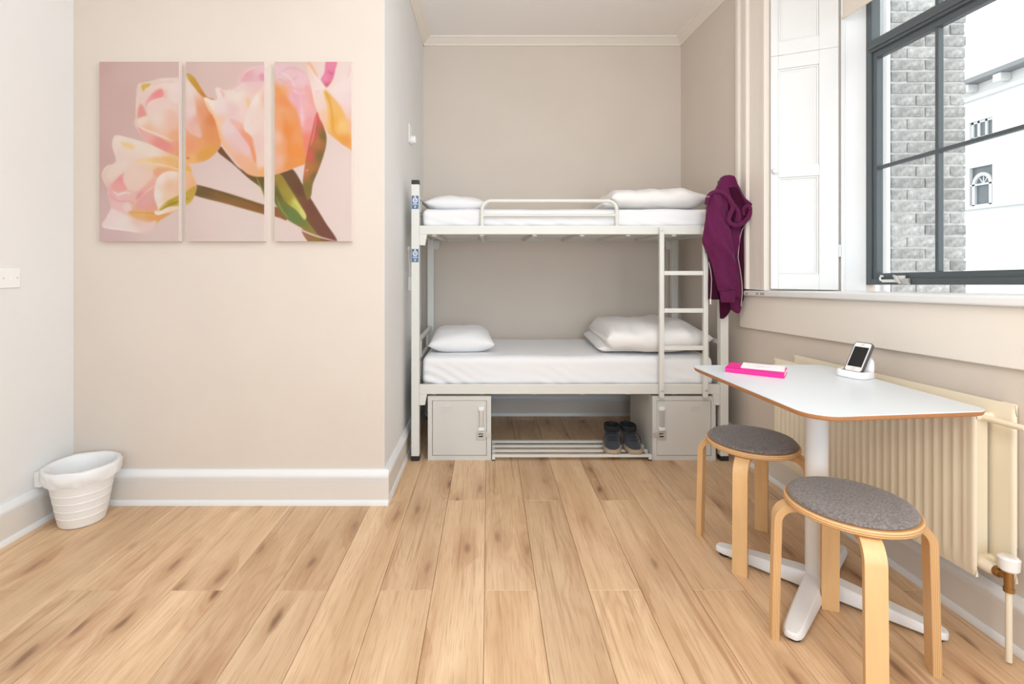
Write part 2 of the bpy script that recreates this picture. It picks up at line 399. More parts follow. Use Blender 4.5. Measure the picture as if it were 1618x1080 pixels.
# right wall, with the splayed opening of the window (plan polygons in the wall's own frame) and an added, unseen opening further back for more daylight
WY0, WY1, XO = 2.76, 1.20, 0.392            # inner edges of the opening along the wall, depth to the window
SP0, SP1 = 2.561, 1.40                      # edges of the opening at the window
ZS, ZH = 1.035, 2.83                        # sill and head
wr = MB(RW)
wr.prism([(0, WY0), (XO, SP0), (XO + .05, SP0), (XO + .05, YB + .02), (0, YB + .02)], 0, ZC)
wr.prism([(0, 0.35), (XO + .05, 0.35), (XO + .05, SP1), (XO, SP1), (0, WY1)], 0, ZC)
wr.prism([(0, YR - .05), (XO + .05, YR - .05), (XO + .05, -1.1), (0, -1.1)], 0, ZC)
for a, b in ((WY0, WY1), (-1.1, 0.35)):
    y0, y1 = min(a, b), max(a, b)
    z0, z1 = ZS - .02, ZS - .02
    k = 0.04 if y0 > 1 else 0
    lo = [(0, y0, 0), (XO + .05, y0, 0), (XO + .05, y1, 0), (0, y1, 0)]
    zt = lambda y: ZS - .03 + k * (2.76 - y)
    wr.loft([lo, [(x, y, zt(y)) for x, y, _ in lo]])
    wr.prism([(0, y0), (XO + .05, y0), (XO + .05, y1), (0, y1)], ZH, ZC)
wall_right = struct(wr.build('wall_right', M['wall']))

# skirting: white bead at the floor, cream board, white moulding on top
def skirt(name, fn, a, b):
    """fn(out, along, z) -> world; out is the distance from the wall into the room"""
    p = MB(fn).extrude([(0, .024), (.016, .024), (.016, .118), (0, .118)], 'y', a, b)
    p.v = [Vector((q.x, q.y, q.z)) for q in p.v]
    base = struct(p.build(name, M['skirt']))
    m = MB(fn).extrude([(0, .116), (.017, .116), (.019, .126), (.024, .136), (.023, .150), (.014, .162), (.010, .172), (0, .172)], 'y', a, b)
    m.build('moulding', M['white'], base, smooth=50)
    q = MB(fn).extrude([(0, 0), (.026, 0), (.026, .012), (.020, .024), (0, .026)], 'y', a, b)
    q.build('bead', M['white'], base, smooth=50)
    return base
skirt('baseboard_left', lambda u, t, z: (XL + u, t, z), YR, YF)
skirt('baseboard_front', lambda u, t, z: (t, YF - u, z), XL, XA + .024)
skirt('baseboard_alcove', lambda u, t, z: (XA + u, t, z), YF, YB)
skirt('baseboard_back', lambda u, t, z: (t, YB - u, z), XA, 1.508)
skirt('baseboard_right', lambda u, t, z: RW(-u, t, z), YR, YB)

# cornice
def cornice(name, fn, a, b):
    prof = [(0, ZC - .056), (.010, ZC - .056), (.012, ZC - .046), (.022, ZC - .040), (.034, ZC - .026), (.052, ZC - .014), (.060, ZC - .010), (.062, ZC), (0, ZC)]
    return struct(MB(fn).extrude(prof, 'y', a, b).build(name, M['cream'], smooth=30))
cornice('trim_1', lambda u, t, z: (t, YB - u, z), XA, 1.508)
cornice('trim_2', lambda u, t, z: (XA + u, t, z), YF - .06, YB)
cornice('trim_3', lambda u, t, z: RW(-u, t, z), YR, YB)
cornice('trim_4', lambda u, t, z: (t, YF - u, z), XL, XA + .06)
cornice('trim_5', lambda u, t, z: (XL + u, t, z), YR, YF)

# ------------------------------------------------------------------ window joinery on the right
# moulded architrave at the far side of the opening
pr = [(0, 3.060), (-.020, 3.060), (-.034, 3.045), (-.034, 3.020), (-.022, 3.008), (-.022, 2.985), (-.030, 2.972), (-.030, 2.958), (-.040, 2.946), (-.040, 2.922), (-.026, 2.910), (-.022, 2.800), (-.028, 2.792), (-.028, 2.765), (-.012, 2.758), (0, 2.758)]
struct(MB(RW).prism(pr[::-1], ZS + .002, ZC - .058).build('trim_6', M['cream'], smooth=30))
# window board with rounded nosing, and the white apron panel below
sb = MB(RWS)
def ns(y): return y
poly = [(XO - .01, SP0), (XO - .01, SP1), (0, WY1), (0, 1.10), (-.042, 1.10), (-.042, 3.02), (0, 3.02), (0, WY0)]
sb.prism(poly, ZS - .032, ZS)
sill = struct(sb.build('trim_7', M['white'], bevel=.008, segs=3))
for px_, n in ((1189, 2), (1206, 2), (1213, 3)):                # chipped paint on the nosing
    for j in range(n):
        yy = RWX / ((px_ + j * 2.2 - PX) / F + RWA)
        MB(RWS).add([(-.0432, yy, ZS - .010 - .004 * (j % 2)), (-.0432, yy - .006, ZS - .008), (-.0432, yy - .005, ZS - .024), (-.0432, yy + .002, ZS - .022)], [(0, 1, 2, 3)]).build('paint_chip', M['stainw'], sill)
ap = MB(RWS); ap.box(-.018, 0, 1.05, 3.03, .812, ZS - .032)
ap_o = struct(ap.build('trim_8', M['cream'], bevel=.004))

# panelled shutter leaf folded against the splay
sp_d = Vector((XO, SP0 - WY0, 0)); SL = sp_d.length; sp_d.normalize(); sp_n = Vector((-(-sp_d.y), -sp_d.x, 0))   # normal towards the room
sp_n = Vector((sp_d.y, -sp_d.x, 0))
def SPL(u, n, z):                           # u along the splay, n out of it
    p = Vector((0, WY0, 0)) + sp_d * u + sp_n * n
    return RW(p.x, p.y, z)
sh = thing('window_shutter', 'white panelled wooden shutter leaf folded back beside the window, with a round knob', 'shutter', SPL(.15, 0, ZS))
def leaf(z0, z1, panels, u0, u1, name='leaf'):
    mb = MB(SPL); n0, n1 = .003, .030
    us = .040, .228                          # panel edges
    mb.box(u0, us[0], n0, n1, z0, z1); mb.box(us[1], u1, n0, n1, z0, z1)
    zz = z0
    for a, b in panels:
        mb.box(us[0], us[1], n0, n1, zz, a); zz = b
    mb.box(us[0], us[1], n0, n1, zz, z1)
    o = mb.build(name, M['white'], sh, bevel=.002)
    for a, b in panels:
        p = MB(SPL); p.box(us[0], us[1], n0, .012, a, b)
        i, d = .016, .016                    # moulded inner border
        def ring(e, n): return [(us[0] + e, n, a + e), (us[1] - e, n, a + e), (us[1] - e, n, b - e), (us[0] + e, n, b - e)]
        p.loft([ring(0, .012), ring(.001, .024), ring(.008, .023), ring(.012, .015), ring(.020, .014), ring(.021, .012)], cap=False)
        p.build('panel', M['white'], o)
    return o
UE = SL * .715
leaf(ZS + .012, 2.322, ((1.132, 1.655), (1.714, 2.248)), .004, UE)
leaf(2.3232, ZH - .01, ((2.396, 2.76),), .004, UE)
kn = MB().lathe([(0.001, 0), (.007, .001), (.006, .008), (.012, .014), (.015, .020), (.012, .028), (.001, .031)], seg=16).build('knob', M['white'], sh, world=False, smooth=40)
kn_p = SPL(.022, .030, 1.69) - SPL(.15, 0, ZS); kn.location = kn_p
nrm = (SPL(0, 1, 0) - SPL(0, 0, 0)); kn.rotation_euler = Vector((0, 0, 1)).rotation_difference(nrm).to_euler()
hg = MB(SPL); hg.box(UE - .004, UE + .010, .026, .032, 1.222, 1.285); hg.tube([SPL_ for SPL_ in ((UE + .004, .033, 1.222), (UE + .004, .033, 1.285))], .004, 8)
hg.build('hinge', M['white'], sh)
# fillet between shutter and frame
fb = MB(SPL).box(UE + .012, UE + .030, .0, .022, ZS, ZH); struct(fb.build('trim_9', M['white'], bevel=.003))
rv = MB(SPL).box(UE + .030, SL - .002, .0, .006, ZS, ZH); struct(rv.build('trim_10', M['plaster']))

# metal window
win = bpy.data.objects.new('window_1', None); COL.objects.link(win); struct(win); win.location = RW(XO, 2.0, 1.07)
WZ0, WZT0, WZT1, WZ1 = 1.068, 2.245, 2.322, ZH
f = MB(RWS); x0, x1 = XO - .004, XO + .046
f.box(x0, x1, SP0 - .036, SP0, WZ0, WZ1); f.box(x0, x1, SP1, SP1 + .036, WZ0, WZ1)
f.box(x0, x1, SP1 + .036, SP0 - .036, WZ0, WZ0 + .030); f.box(x0, x1, SP1 + .036, SP0 - .036, WZ1 - .036, WZ1)
f.box(x0 - .008, x1, SP1 + .036, SP0 - .036, WZT0 + .016, WZT1)
f.box(x0 - .016, x0 - .008, SP1 + .04, SP0 - .03, WZT0 + .030, WZT0 + .044)
f.build('frame', M['frame'], win, bevel=.003)
s = MB(RWS); sx0, sx1 = XO + .004, XO + .040
sy0, sy1, sz0, sz1 = SP1 + .036, SP0 - .036, WZ0 + .028, WZT0 + .018
s.box(sx0, sx1, sy1 - .024, sy1, sz0, sz1); s.box(sx0, sx1, sy0, sy0 + .024, sz0, sz1)
s.box(sx0, sx1, sy0 + .024, sy1 - .024, sz0, sz0 + .030); s.box(sx0, sx1, sy0 + .024, sy1 - .024, sz1 - .034, sz1)
s.build('sash', M['frame'], win, bevel=.003)
bars = [2.186, 1.80]; ZB = 1.662
gl = [sy1 - .024] + bars + [sy0 + .024]
for i in range(3):
    for (a, b) in ((sz0 + .030, ZB), (ZB, sz1 - .034)):
        MB(RWS).box(XO + .022, XO + .026, gl[i + 1], gl[i], a, b).build('pane', M['glass'], win)
    MB(RWS).box(XO + .022, XO + .026, gl[i + 1], gl[i], WZT1, WZ1 - .036).build('pane', M['glass'], win)
for y in bars:
    MB(RWS).box(XO + .010, XO + .036, y - .008, y + .008, sz0 + .030, sz1 - .034).build('glazing_bar', M['frame'], win, bevel=.002)
    MB(RWS).box(XO + .010, XO + .036, y - .008, y + .008, WZT1, WZ1 - .036).build('glazing_bar', M['frame'], win, bevel=.002)
MB(RWS).box(XO + .011, XO + .035, gl[3], gl[0], ZB - .008, ZB + .008).build('glazing_bar', M['frame'], win, bevel=.002)
# casement stay: hook bar and folding handle
st = MB(RWS)
st.box(XO - .010, XO - .004, 2.335, 2.455, 1.080, 1.094)
st.tube([(XO - .012, 2.455, 1.087), (XO - .012, 2.462, 1.100), (XO - .012, 2.455, 1.112), (XO - .012, 2.444, 1.110)], .005, 8)
st.box(XO - .014, XO - .004, 2.325, 2.375, 1.090, 1.112)
sto = st.build('stay', M['plastic'], win, bevel=.003)
sh2 = MB(RWS); sh2.tube([(XO - .018, 2.375, 1.112), (XO - .024, 2.36, 1.105), (XO - .026, 2.345, 1.085), (XO - .024, 2.33, 1.074)], [.006, .007, .008, .006], 8)
sh2.box(XO - .022, XO - .008, 2.295, 2.330, 1.070, 1.098)
sh2.build('stay_handle', M['steel'], sto, bevel=.002)

# roller blind pulled nearly all the way up
bl = thing('roller_blind', 'cream roller blind rolled almost fully up at the top of the window', 'blind', RW(.285, 2.0, 2.47))
MB(RW).box(.283, .2855, 1.38, 2.582, 2.475, 2.80).build('blind_fabric', M['blind'], bl)
MB(RW).box(.279, .289, 1.375, 2.586, 2.462, 2.478).build('bottom_bar', M['blind'], bl, bevel=.003)
MB(RW).tube([(.285, 1.37, 2.80), (.285, 2.586, 2.80)], .022, 16).build('roller', M['blind'], bl, smooth=40)

# added second window behind the viewpoint, unseen, brings in more daylight
w2 = bpy.data.objects.new('added_window_2', None); COL.objects.link(w2); struct(w2); w2.location = RW(XO, -.4, 1.07)
f = MB(RW); f.box(x0, x1, -1.1, -1.06, ZS - .03, ZH); f.box(x0, x1, .31, .35, ZS - .03, ZH); f.box(x0, x1, -1.06, .31, ZS - .03, ZS + .02); f.box(x0, x1, -1.06, .31, ZH - .04, ZH); f.box(x0, x1, -1.06, .31, 2.25, 2.32)
f.build('frame', M['frame'], w2)
MB(RW).box(XO + .022, XO + .026, -1.06, .31, ZS + .02, 2.25).build('pane', M['glass'], w2)
MB(RW).box(XO + .022, XO + .026, -1.06, .31, 2.32, ZH - .04).build('pane', M['glass'], w2)

w3 = bpy.data.objects.new('fill_light_frame', None); COL.objects.link(w3); struct(w3); w3.location = (0.5, YR, 1.2)  # added frame round the rear daylight fill, no opening behind it
f = MB()
for a, b, c, d in ((-.36, -.30, .34, 2.06), (1.30, 1.36, .34, 2.06), (-.30, 1.30, .34, .40), (-.30, 1.30, 2.0, 2.06)): f.box(a, b, YR, YR + .05, c, d)
f.build('frame', M['white'], w3, bevel=.004)

# ------------------------------------------------------------------ outside
bp_ = thing('brick_pier', 'weathered pale brick pier standing just outside the window', 'pier', (2.79, 3.3, -0.6))
MB().box(2.562, 3.026, 3.159, 3.55, -0.6, 3.9).build('mortar_core', M['mortar'], bp_)
protos = {}
rnd = random.Random(3)
row = 0; z = 0.62
while z < 3.45:
    x = 2.556; first = True
    seq = ([.215, .100, .160] if row % 2 == 0 else [.100, .215, .160]) if rnd.random() < .7 else ([.158, .215, .102] if row % 2 else [.215, .260])
    for j, ln in enumerate(seq):
        e = min(x + ln, 3.036) if j < len(seq) - 1 else 3.036 + rnd.uniform(-.006, .004)
        key = (round(e - x, 2), rnd.randrange(3))
        if key not in protos:
            l2 = (e - x - .012) / 2; mb = MB()
            nx, nz = 5, 3
            def fr(u, v, l2=l2, sd=rnd.random() * 50):
                px_ = (u * 2 - 1) * l2; pz_ = (v * 2 - 1) * .030
                d = noise.noise((px_ * 30 + sd, pz_ * 30, sd)) * .008
                ed = 1 if (u in (0, 1) or v in (0, 1)) else 0
                return (px_ + d * .6 * ed, -.008 + d + .005 * ed, pz_ + d * .6 * ed)
            mb.grid(fr, nx, nz)
            bk = [(-l2, .03, -.030), (l2, .03, -.030), (l2, .03, .030), (-l2, .03, .030)]
            n = len(mb.v); mb.v += [Vector(p) for p in bk]
            bot = list(range(0, nx + 1)); top = [nz * (nx + 1) + i for i in range(nx + 1)]
            lef = [j2 * (nx + 1) for j2 in range(nz + 1)]; rig = [j2 * (nx + 1) + nx for j2 in range(nz + 1)]
            mb.f += [tuple(bot[::-1] + [n, n + 1]), tuple(top + [n + 2, n + 3]), tuple(lef + [n + 3, n]), tuple(rig[::-1] + [n + 1, n + 2])]
            o = mb.build('brick', M['brick'], bp_, world=False); protos[key] = o
        else:
            o = protos[key].copy(); COL.objects.link(o); o.parent = bp_
        o.location = Vector(((x + e) / 2, 3.155, z + .030)) - bp_.location
        x = e
    z += .075; row += 1
rs = thing('rendered_wall', 'smooth pale rendered wall strip between the window and the brick pier', 'wall', (2.4, 3.2, -.6))
MB().box(2.02, 2.556, 3.16, 3.5, -.6, 3.9).build('wall_face', M['plaster'], rs)
MB().tube([(2.515, 3.135, -.6), (2.515, 3.135, 3.9)], .018, 12).build('downpipe', M['plaster'], rs, smooth=40)

# white building across the yard; its face runs along y at x = BX
BX = 9.0
bd = thing('white_building', 'white rendered building with an arched window across the yard', 'building', (BX + 1, 9, -3))
def BW(u, y, z): return (BX - u, y, z)        # u out of its face
Ya, Yb = 5.0, 13.5
holes = [(8.866, 9.29, 3.50, 3.83), (8.866, 9.29, 2.25, 2.98)]      # y0,y1,z0,z1: triple window, arched window
wl = MB(BW)
zt = 4.50
wl.box(-.3, 0, Ya, 8.866, -3, zt); wl.box(-.3, 0, 9.29, Yb, -3, zt)
wl.box(-.3, 0, 8.866, 9.29, -3, 2.25); wl.box(-.3, 0, 8.866, 9.29, 2.98, 3.50); wl.box(-.3, 0, 8.866, 9.29, 3.83, zt)
wl.build('wall_face', M['render'], bd)
MB(BW).box(0, .07, Ya, Yb, 4.22, 4.30).build('string_course', M['outtrim'], bd, bevel=.01)
MB(BW).box(0, .06, Ya, Yb, 2.20, 2.26).build('sill_course', M['outtrim'], bd, bevel=.01)
MB(BW).box(-.3, .22, Ya, Yb, 4.50, 4.58).build('gutter', M['lead'], bd, bevel=.02)
rf = MB(BW).extrude([(.24, 4.58), (-4.0, 5.9), (-4.0, 5.8), (.24, 4.50)], 'y', Ya, Yb); rf.build('roof', M['lead'], bd)
for y in (7.4, 8.02, 8.60, 9.18, 9.76, 10.3):
    MB(BW).box(0, .20, y - .07, y + .07, 4.36, 4.50).build('bracket', M['render'], bd, bevel=.015)
t3 = MB(BW); a, b, c, d = holes[0]
t3.box(-.10, -.04, a, b, c, c + .04); t3.box(-.10, -.04, a, b, d - .04, d)
for q in (a, a + (b - a) / 3 - .015, a + 2 * (b - a) / 3 - .015, b - .04): t3.box(-.10, -.04, q, q + .04, c, d)
t3o = t3.build('triple_window', M['outtrim'], bd); MB(BW).box(-.075, -.065, a, b, c, d).build('pane', M['outglass'], t3o)
a, b, c, d = holes[1]; ym = (a + b) / 2; rr = (b - a) / 2 - .03
aw = MB(BW)
arc = [(ym + (rr) * math.cos(t), 2.66 + rr * 1.15 * math.sin(t)) for t in np.linspace(0, PI, 15)]
arc_i = [(ym + (rr - .05) * math.cos(t), 2.66 + (rr - .05) * 1.15 * math.sin(t)) for t in np.linspace(0, PI, 15)]
path_o = [(ym + rr, c)] + arc + [(ym - rr, c)]; path_i = [(ym + rr - .05, c)] + arc_i + [(ym - rr + .05, c)]
for i in range(len(path_o) - 1):
    q = [path_o[i], path_o[i + 1], path_i[i + 1], path_i[i]]
    aw.add([(-.10, y, z) for y, z in q] + [(-.02, y, z) for y, z in q], [(0, 1, 2, 3), (7, 6, 5, 4), (0, 4, 5, 1), (1, 5, 6, 2), (2, 6, 7, 3), (3, 7, 4, 0)])
aw.box(-.08, -.02, a, b, 2.64, 2.67); aw.box(-.10, -.02, a, b, c, c + .04)
for t in (PI * .3, PI * .5, PI * .7):
    aw.bar(BW(0, 0, 0) and (-.06, ym, 2.66), (-.06, ym + (rr - .03) * math.cos(t), 2.66 + (rr - .03) * 1.15 * math.sin(t)), .014, .014)
awo = aw.build('arched_window', M['outtrim'], bd)
MB(BW).box(-.075, -.065, a, b, c, d).build('pane', M['outglass'], awo)
struct(B(-6, 30, -10, 30, -3.1, -3.0).build('yard_ground', M['mortar']))
# ------------------------------------------------------------------ soft shapes
def soft_box(lx, ly, lz, r, n=(40, 20, 6), wr=0.004, seed=0.0, puff=0.0, side=0.0, p=2.0):
    """rounded cushion box centred on x, y with its base at z=0; wrinkled"""
    mb = MB(); idx = {}
    def put(i, j, k):
        key = (i, j, k)
        if key in idx: return idx[key]
        u, v, w_ = i / n[0] * 2 - 1, j / n[1] * 2 - 1, k / n[2] * 2 - 1
        q = Vector((u * lx / 2, v * ly / 2, w_ * lz / 2))
        c = Vector((max(-lx / 2 + r, min(lx / 2 - r, q.x)), max(-ly / 2 + r, min(ly / 2 - r, q.y)), max(-lz / 2 + min(r, lz / 2 - 1e-4), min(lz / 2 - min(r, lz / 2 - 1e-4), q.z))))
        d = q - c
        if d.length > 1e-9:
            rz = min(r, lz / 2)
            dn = Vector((d.x / r, d.y / r, d.z / rz)); m_ = max(abs(dn.x), abs(dn.y), abs(dn.z)); l_ = dn.length
            dn = dn * (m_ / l_); q = c + Vector((dn.x * r, dn.y * r, dn.z * rz))
        if puff: q.z += puff * (1 - u ** 4) * (1 - v ** 4) * w_
        s_ = Vector((q.x * 5 + seed, q.y * 5, q.z * 9 + seed))
        a = noise.noise(s_) * wr + noise.noise(s_ * 2.7) * wr * .4
        nn = Vector((u ** 5, v ** 5, w_)); nn.normalize()
        q += nn * a
        if side and abs(v) > .98:                                   # pulled diagonal creases on the long sides
            t = q.x * 9 + q.z * 26 + 1.5 * noise.noise((q.x * 3 + seed, 0, 0))
            env = max(0, noise.noise((q.x * 1.7 + seed * 3, 5, 0)) + .25) * (1 - w_) * .6
            q.y += -math.copysign(1, v) * -side * env * (abs(math.sin(t * 2.1)) - .6)
        q.z += lz / 2
        idx[key] = len(mb.v); mb.v.append(q); return idx[key]
    def face(gen, na, nb, flip):
        for a in range(na):
            for b in range(nb):
                q = [put(*gen(a, b)), put(*gen(a + 1, b)), put(*gen(a + 1, b + 1)), put(*gen(a, b + 1))]
                mb.f.append(tuple(q[::-1] if flip else q))
    X, Y, Z = n
    face(lambda a, b: (a, b, 0), X, Y, True); face(lambda a, b: (a, b, Z), X, Y, False)
    face(lambda a, b: (a, 0, b), X, Z, False); face(lambda a, b: (a, Y, b), X, Z, True)
    face(lambda a, b: (0, a, b), Y, Z, True); face(lambda a, b: (X, a, b), Y, Z, False)
    return mb

def pillow(lx, ly, h, seed, n=26):
    """two seamed panels, pointed corners, soft dents; base at z=0"""
    mb = MB(); 
    def side(sg):
        def fn(a, b):
            u, v = a * 2 - 1, b * 2 - 1
            pin = 1 - .07 * (1 - abs(v) ** 2) * abs(u) ** 3; pin2 = 1 - .07 * (1 - abs(u) ** 2) * abs(v) ** 3
            x, y = u * lx / 2 * pin, v * ly / 2 * pin2
            t = ((1 - abs(u) ** 2.6) * (1 - abs(v) ** 2.6)) ** .55
            d = noise.noise((x * 7 + seed, y * 7, seed)) * .12 + noise.noise((x * 17 + seed, y * 17, seed)) * .05
            z = h * .35 + (h * .65 * t * (1 + d) if sg > 0 else -h * .35 * min(1, t * 1.6))
            return (x, y, z + .004 * noise.noise((x * 12, y * 12, seed + 4)))
        return fn
    mb.grid(side(1), n, n); mb.grid(side(-1), n, n)
    return mb

def duvet_fold(lx, ly, h, seed, lean=.03, n=(34, 26)):
    """one folded layer: rounded front and right, blunt left edge"""
    nu, nv = n; mb = MB(); m = 28; rings = []
    for i in range(nu + 1):
        u = i / nu; x = -lx / 2 + u * lx
        end = min(1, (u / .06)) ** .5 if u < .06 else (min(1, (1 - u) / .16)) ** .5
        end = max(end, .22 if u < .5 else .06)
        ring = []
        for k in range(m):
            t = 2 * PI * k / m; c_, s_ = math.cos(t), math.sin(t)
            cy = math.copysign(abs(c_) ** .55, c_) * ly / 2; cz = math.copysign(abs(s_) ** .8, s_) * h / 2
            w_ = 1 - .18 * max(0, u - .75) / .25
            y = cy * w_; z = cz * end * (1 + .30 * noise.noise((x * 5 + seed, y * 5, seed))) 
            dz = .016 * noise.noise((x * 11 + seed, y * 8, 1)) + .006 * noise.noise((x * 22, y * 18 + seed, 2))
            dx = .012 * noise.noise((y * 9, seed, z * 12)) if u < .3 else 0
            if z < 0: dz *= .2; z = max(z, -h / 2 * .9)
            ring.append((x + dx + lean * (c_ * .5) * (1 - u), y + .010 * noise.noise((x * 8, z * 14, seed)), z + dz + h / 2))
        rings.append(ring)
    return mb.loft(rings)

# ------------------------------------------------------------------ bunk bed
BXL, BXR, BYF, BYB, PS = -.4416, 1.42, 3.008, 3.80, .048
bunk = thing('bunk_bed', 'pale grey metal bunk bed with ladder standing in the alcove', 'bed', ((BXL + BXR) / 2, (BYF + BYB) / 2, 0))
h = PS / 2
posts = {}
for nm, x, y in (('fl', BXL, BYF), ('fr', BXR, BYF), ('bl', BXL, BYB), ('br', BXR, BYB)):
    zt = 1.664 if nm[0] == 'f' else 1.60
    o = B(x - h, x + h, y - h, y + h, .028, zt).build('post', M['metal'], bunk, bevel=.003)
    posts[nm] = o
    B(x - h + .001, x + h - .001, y - h + .001, y + h - .001, zt, zt + .026).build('post_cap', M['black'], o, bevel=.003)
    B(x - h - .001, x + h + .001, y - h - .001, y + h + .001, 0, .030).build('foot_cap', M['black'], o, bevel=.003)
for zc in (1.555, 1.235):                               # blue stickers with a round white mark on the near left post
    st = B(BXL - .021, BXL + .021, BYF - h - .0012, BYF - h, zc - .040, zc + .040).build('sticker', M['sticker'], posts['fl'], bevel=.0004)
    yy = BYF - h - .0016
    mk = MB(); c = []
    def disc(r0, r1, cx, cz):
        n = 20; vs = []
        for k in range(n):
            a = 2 * PI * k / n; vs += [(cx + r0 * math.cos(a), yy, cz + r0 * math.sin(a)), (cx + r1 * math.cos(a), yy, cz + r1 * math.sin(a))]
        mk.add(vs, [(2 * k, 2 * k + 1, (2 * k + 3) % (2 * n), (2 * k + 2) % (2 * n)) for k in range(n)])
    disc(.009, .015, BXL, zc + .012); disc(.0005, .004, BXL, zc + .012); disc(.0005, .005, BXL, zc - .027)
    disc(.0005, .0045, BXL, zc + .034)
    for q in range(4): mk.add([(BXL - .013 + q * .007, yy, zc - .014), (BXL - .0085 + q * .007, yy, zc - .014), (BXL - .0085 + q * .007, yy, zc - .007), (BXL - .013 + q * .007, yy, zc - .007)], [(0, 1, 2, 3)])
    mk.add([(BXL - .0015, yy, zc - .036), (BXL + .0015, yy, zc - .036), (BXL + .0015, yy, zc - .018), (BXL - .0015, yy, zc - .018)], [(0, 1, 2, 3)])
    mk.build('sticker_print', M['stickw'], st)
xi0, xi1 = BXL + h, BXR - h
for z0, z1 in ((1.363, 1.416), (.400, .457)):
    B(xi0, xi1, BYF - .016, BYF + .012, z0, z1).build('side_rail', M['metal'], bunk, bevel=.003)
    B(xi0, xi1, BYB - .012, BYB + .016, z0, z1).build('side_rail', M['metal'], bunk, bevel=.003)
    for x in (BXL, BXR):
        B(x - .014, x + .014, BYF + h, BYB - h, z0 + .004, z1 - .004).build('end_rail', M['metal'], bunk, bevel=.003)
    for x, sg in ((BXL + h, 1), (BXR - h, -1)):         # brackets under the rails
        for y in (BYF, BYB):
            zz = z0; pts = [(x, zz), (x + sg * .046, zz), (x + sg * .034, zz - .066), (x, zz - .066)]
            MB().extrude(pts, 'y', y - .018, y + .012).build('bracket', M['metal'], bunk, bevel=.002)
    for x in (-.33, -.04, .28, .57, .85, 1.13):
        B(x - .013, x + .013, BYF + .012, BYB - .012, z0 - .010, z0 + .014).build('cross_bar', M['metal'], bunk, bevel=.002)
    for k in range(8):
        y = BYF + .06 + k * .096
        B(xi0 + .002, xi1 - .002, y - .020, y + .020, z0 + .014, z0 + .034).build('deck_slat', M['metal'], bunk, bevel=.001)
for x in (BXL, BXR):
    for z in ((1.605, 1.50, .705, .58) if x < 0 else (1.605, 1.50, .705)):
        B(x - .012, x + .012, BYF + h, BYB - h, z - .012, z + .012).build('end_rail', M['metal'], bunk, bevel=.003)
    for y in (3.22, 3.58):
        B(x - .009, x + .009, y - .009, y + .009, .457, .693).build('end_upright', M['metal'], bunk, bevel=.002)
        B(x - .009, x + .009, y - .009, y + .009, 1.416, 1.593).build('end_upright', M['metal'], bunk, bevel=.002)
# guard rail of bent tube
gy = BYF - .004; g0, g1, gt, gr = -.040, .776, 1.566, .055
pts = [(g0, gy, 1.405)] + [(g0 + gr - gr * math.cos(t), gy, gt - gr + gr * math.sin(t)) for t in np.linspace(0, PI / 2, 9)] + [(g1 - gr + gr * math.sin(t), gy, gt - gr + gr * math.cos(t)) for t in np.linspace(0, PI / 2, 9)] + [(g1, gy, 1.405)]
gd = MB().tube(pts, .0115, 12).build('guard_rail', M['metal'], bunk, smooth=60)
MB().tube([(g0, gy, 1.478), (g1, gy, 1.478)], .009, 10).build('guard_bar', M['metal'], gd, smooth=60)
# ladder
ly = BYF - .034; lad = B(1.022, 1.049, ly - .013, ly + .013, .385, 1.402).build('ladder', M['metal'], bunk, bevel=.003)
B(1.285, 1.312, ly - .013, ly + .013, .385, 1.402).build('ladder_stile', M['metal'], lad, bevel=.003)
for z in (1.130, .906, .682): B(1.049, 1.285, ly - .012, ly + .012, z - .013, z + .013).build('rung', M['metal'], lad, bevel=.003)
for x in (1.0355, 1.2985):
    for z in (1.388, .430):
        b_ = MB().lathe([(.0005, 0), (.0075, .0005), (.007, .004), (.0005, .006)], seg=12).build('bolt', M['steel'], lad, world=False, smooth=40)
        b_.data.transform(Matrix.Rotation(PI / 2, 4, 'X')); b_.location = Vector((x, ly - .013, z)) - bunk.location

# ------------------------------------------------------------------ bedding
mx, my, mlx, mly = .485, 3.405, 1.78, .755
def mattress(z, hgt, label, seed, zz=0):
    t = thing('mattress', label, 'mattress', (mx, my, z))
    soft_box(mlx, mly, hgt, .035, (150, 26, 12), .004, seed, side=.022).build('fitted_sheet', M['sheet'], t, world=False, smooth=180)
    return t
mattress(.436, .182, 'white sheeted mattress on the lower bunk, under a pillow and folded duvet', 2.0)
mattress(1.399, .123, 'white sheeted mattress on the upper bunk behind the guard rail', 8.0)
def pil(loc, rz, tilt, lx, ly, hh, seed, label):
    t = thing('pillow', label, 'pillow', loc, rz); t.rotation_euler = (tilt[0], tilt[1], rz)
    pillow(lx, ly, hh, seed).build('pillow_case', M['sheet'], t, world=False, smooth=180, weld=True)
    return t
pil((-.185, 3.40, .620), .06, (0, 0), .43, .58, .145, 3.3, 'white pillow at the left end of the lower bunk')
pil((-.205, 3.32, 1.523), 0.0, (0, .03), .40, .50, .105, 9.1, 'flat white pillow at the left end of the upper bunk')
def duv(loc, label, layers):
    t = thing('duvet', label, 'duvet', loc)
    for nm, dx, dy, dz, lx, ly, hh, sd in layers:
        o = duvet_fold(lx, ly, hh, sd).build(nm, M['duvet'], t, world=False, smooth=180); o.location = (dx, dy, dz)
    return t
duv((1.06, 3.40, .616), 'white duvet folded on the right end of the lower bunk', [('lower_fold', -.05, .035, .002, .62, .66, .075, 1.0), ('upper_fold', .01, -.01, .010, .66, .73, .180, 5.0)])
duv((1.07, 3.38, 1.520), 'white duvet folded thick on the right end of the upper bunk', [('lower_fold', -.04, .03, .002, .60, .62, .075, 3.0), ('upper_fold', .01, 0, .006, .62, .68, .136, 7.0)])

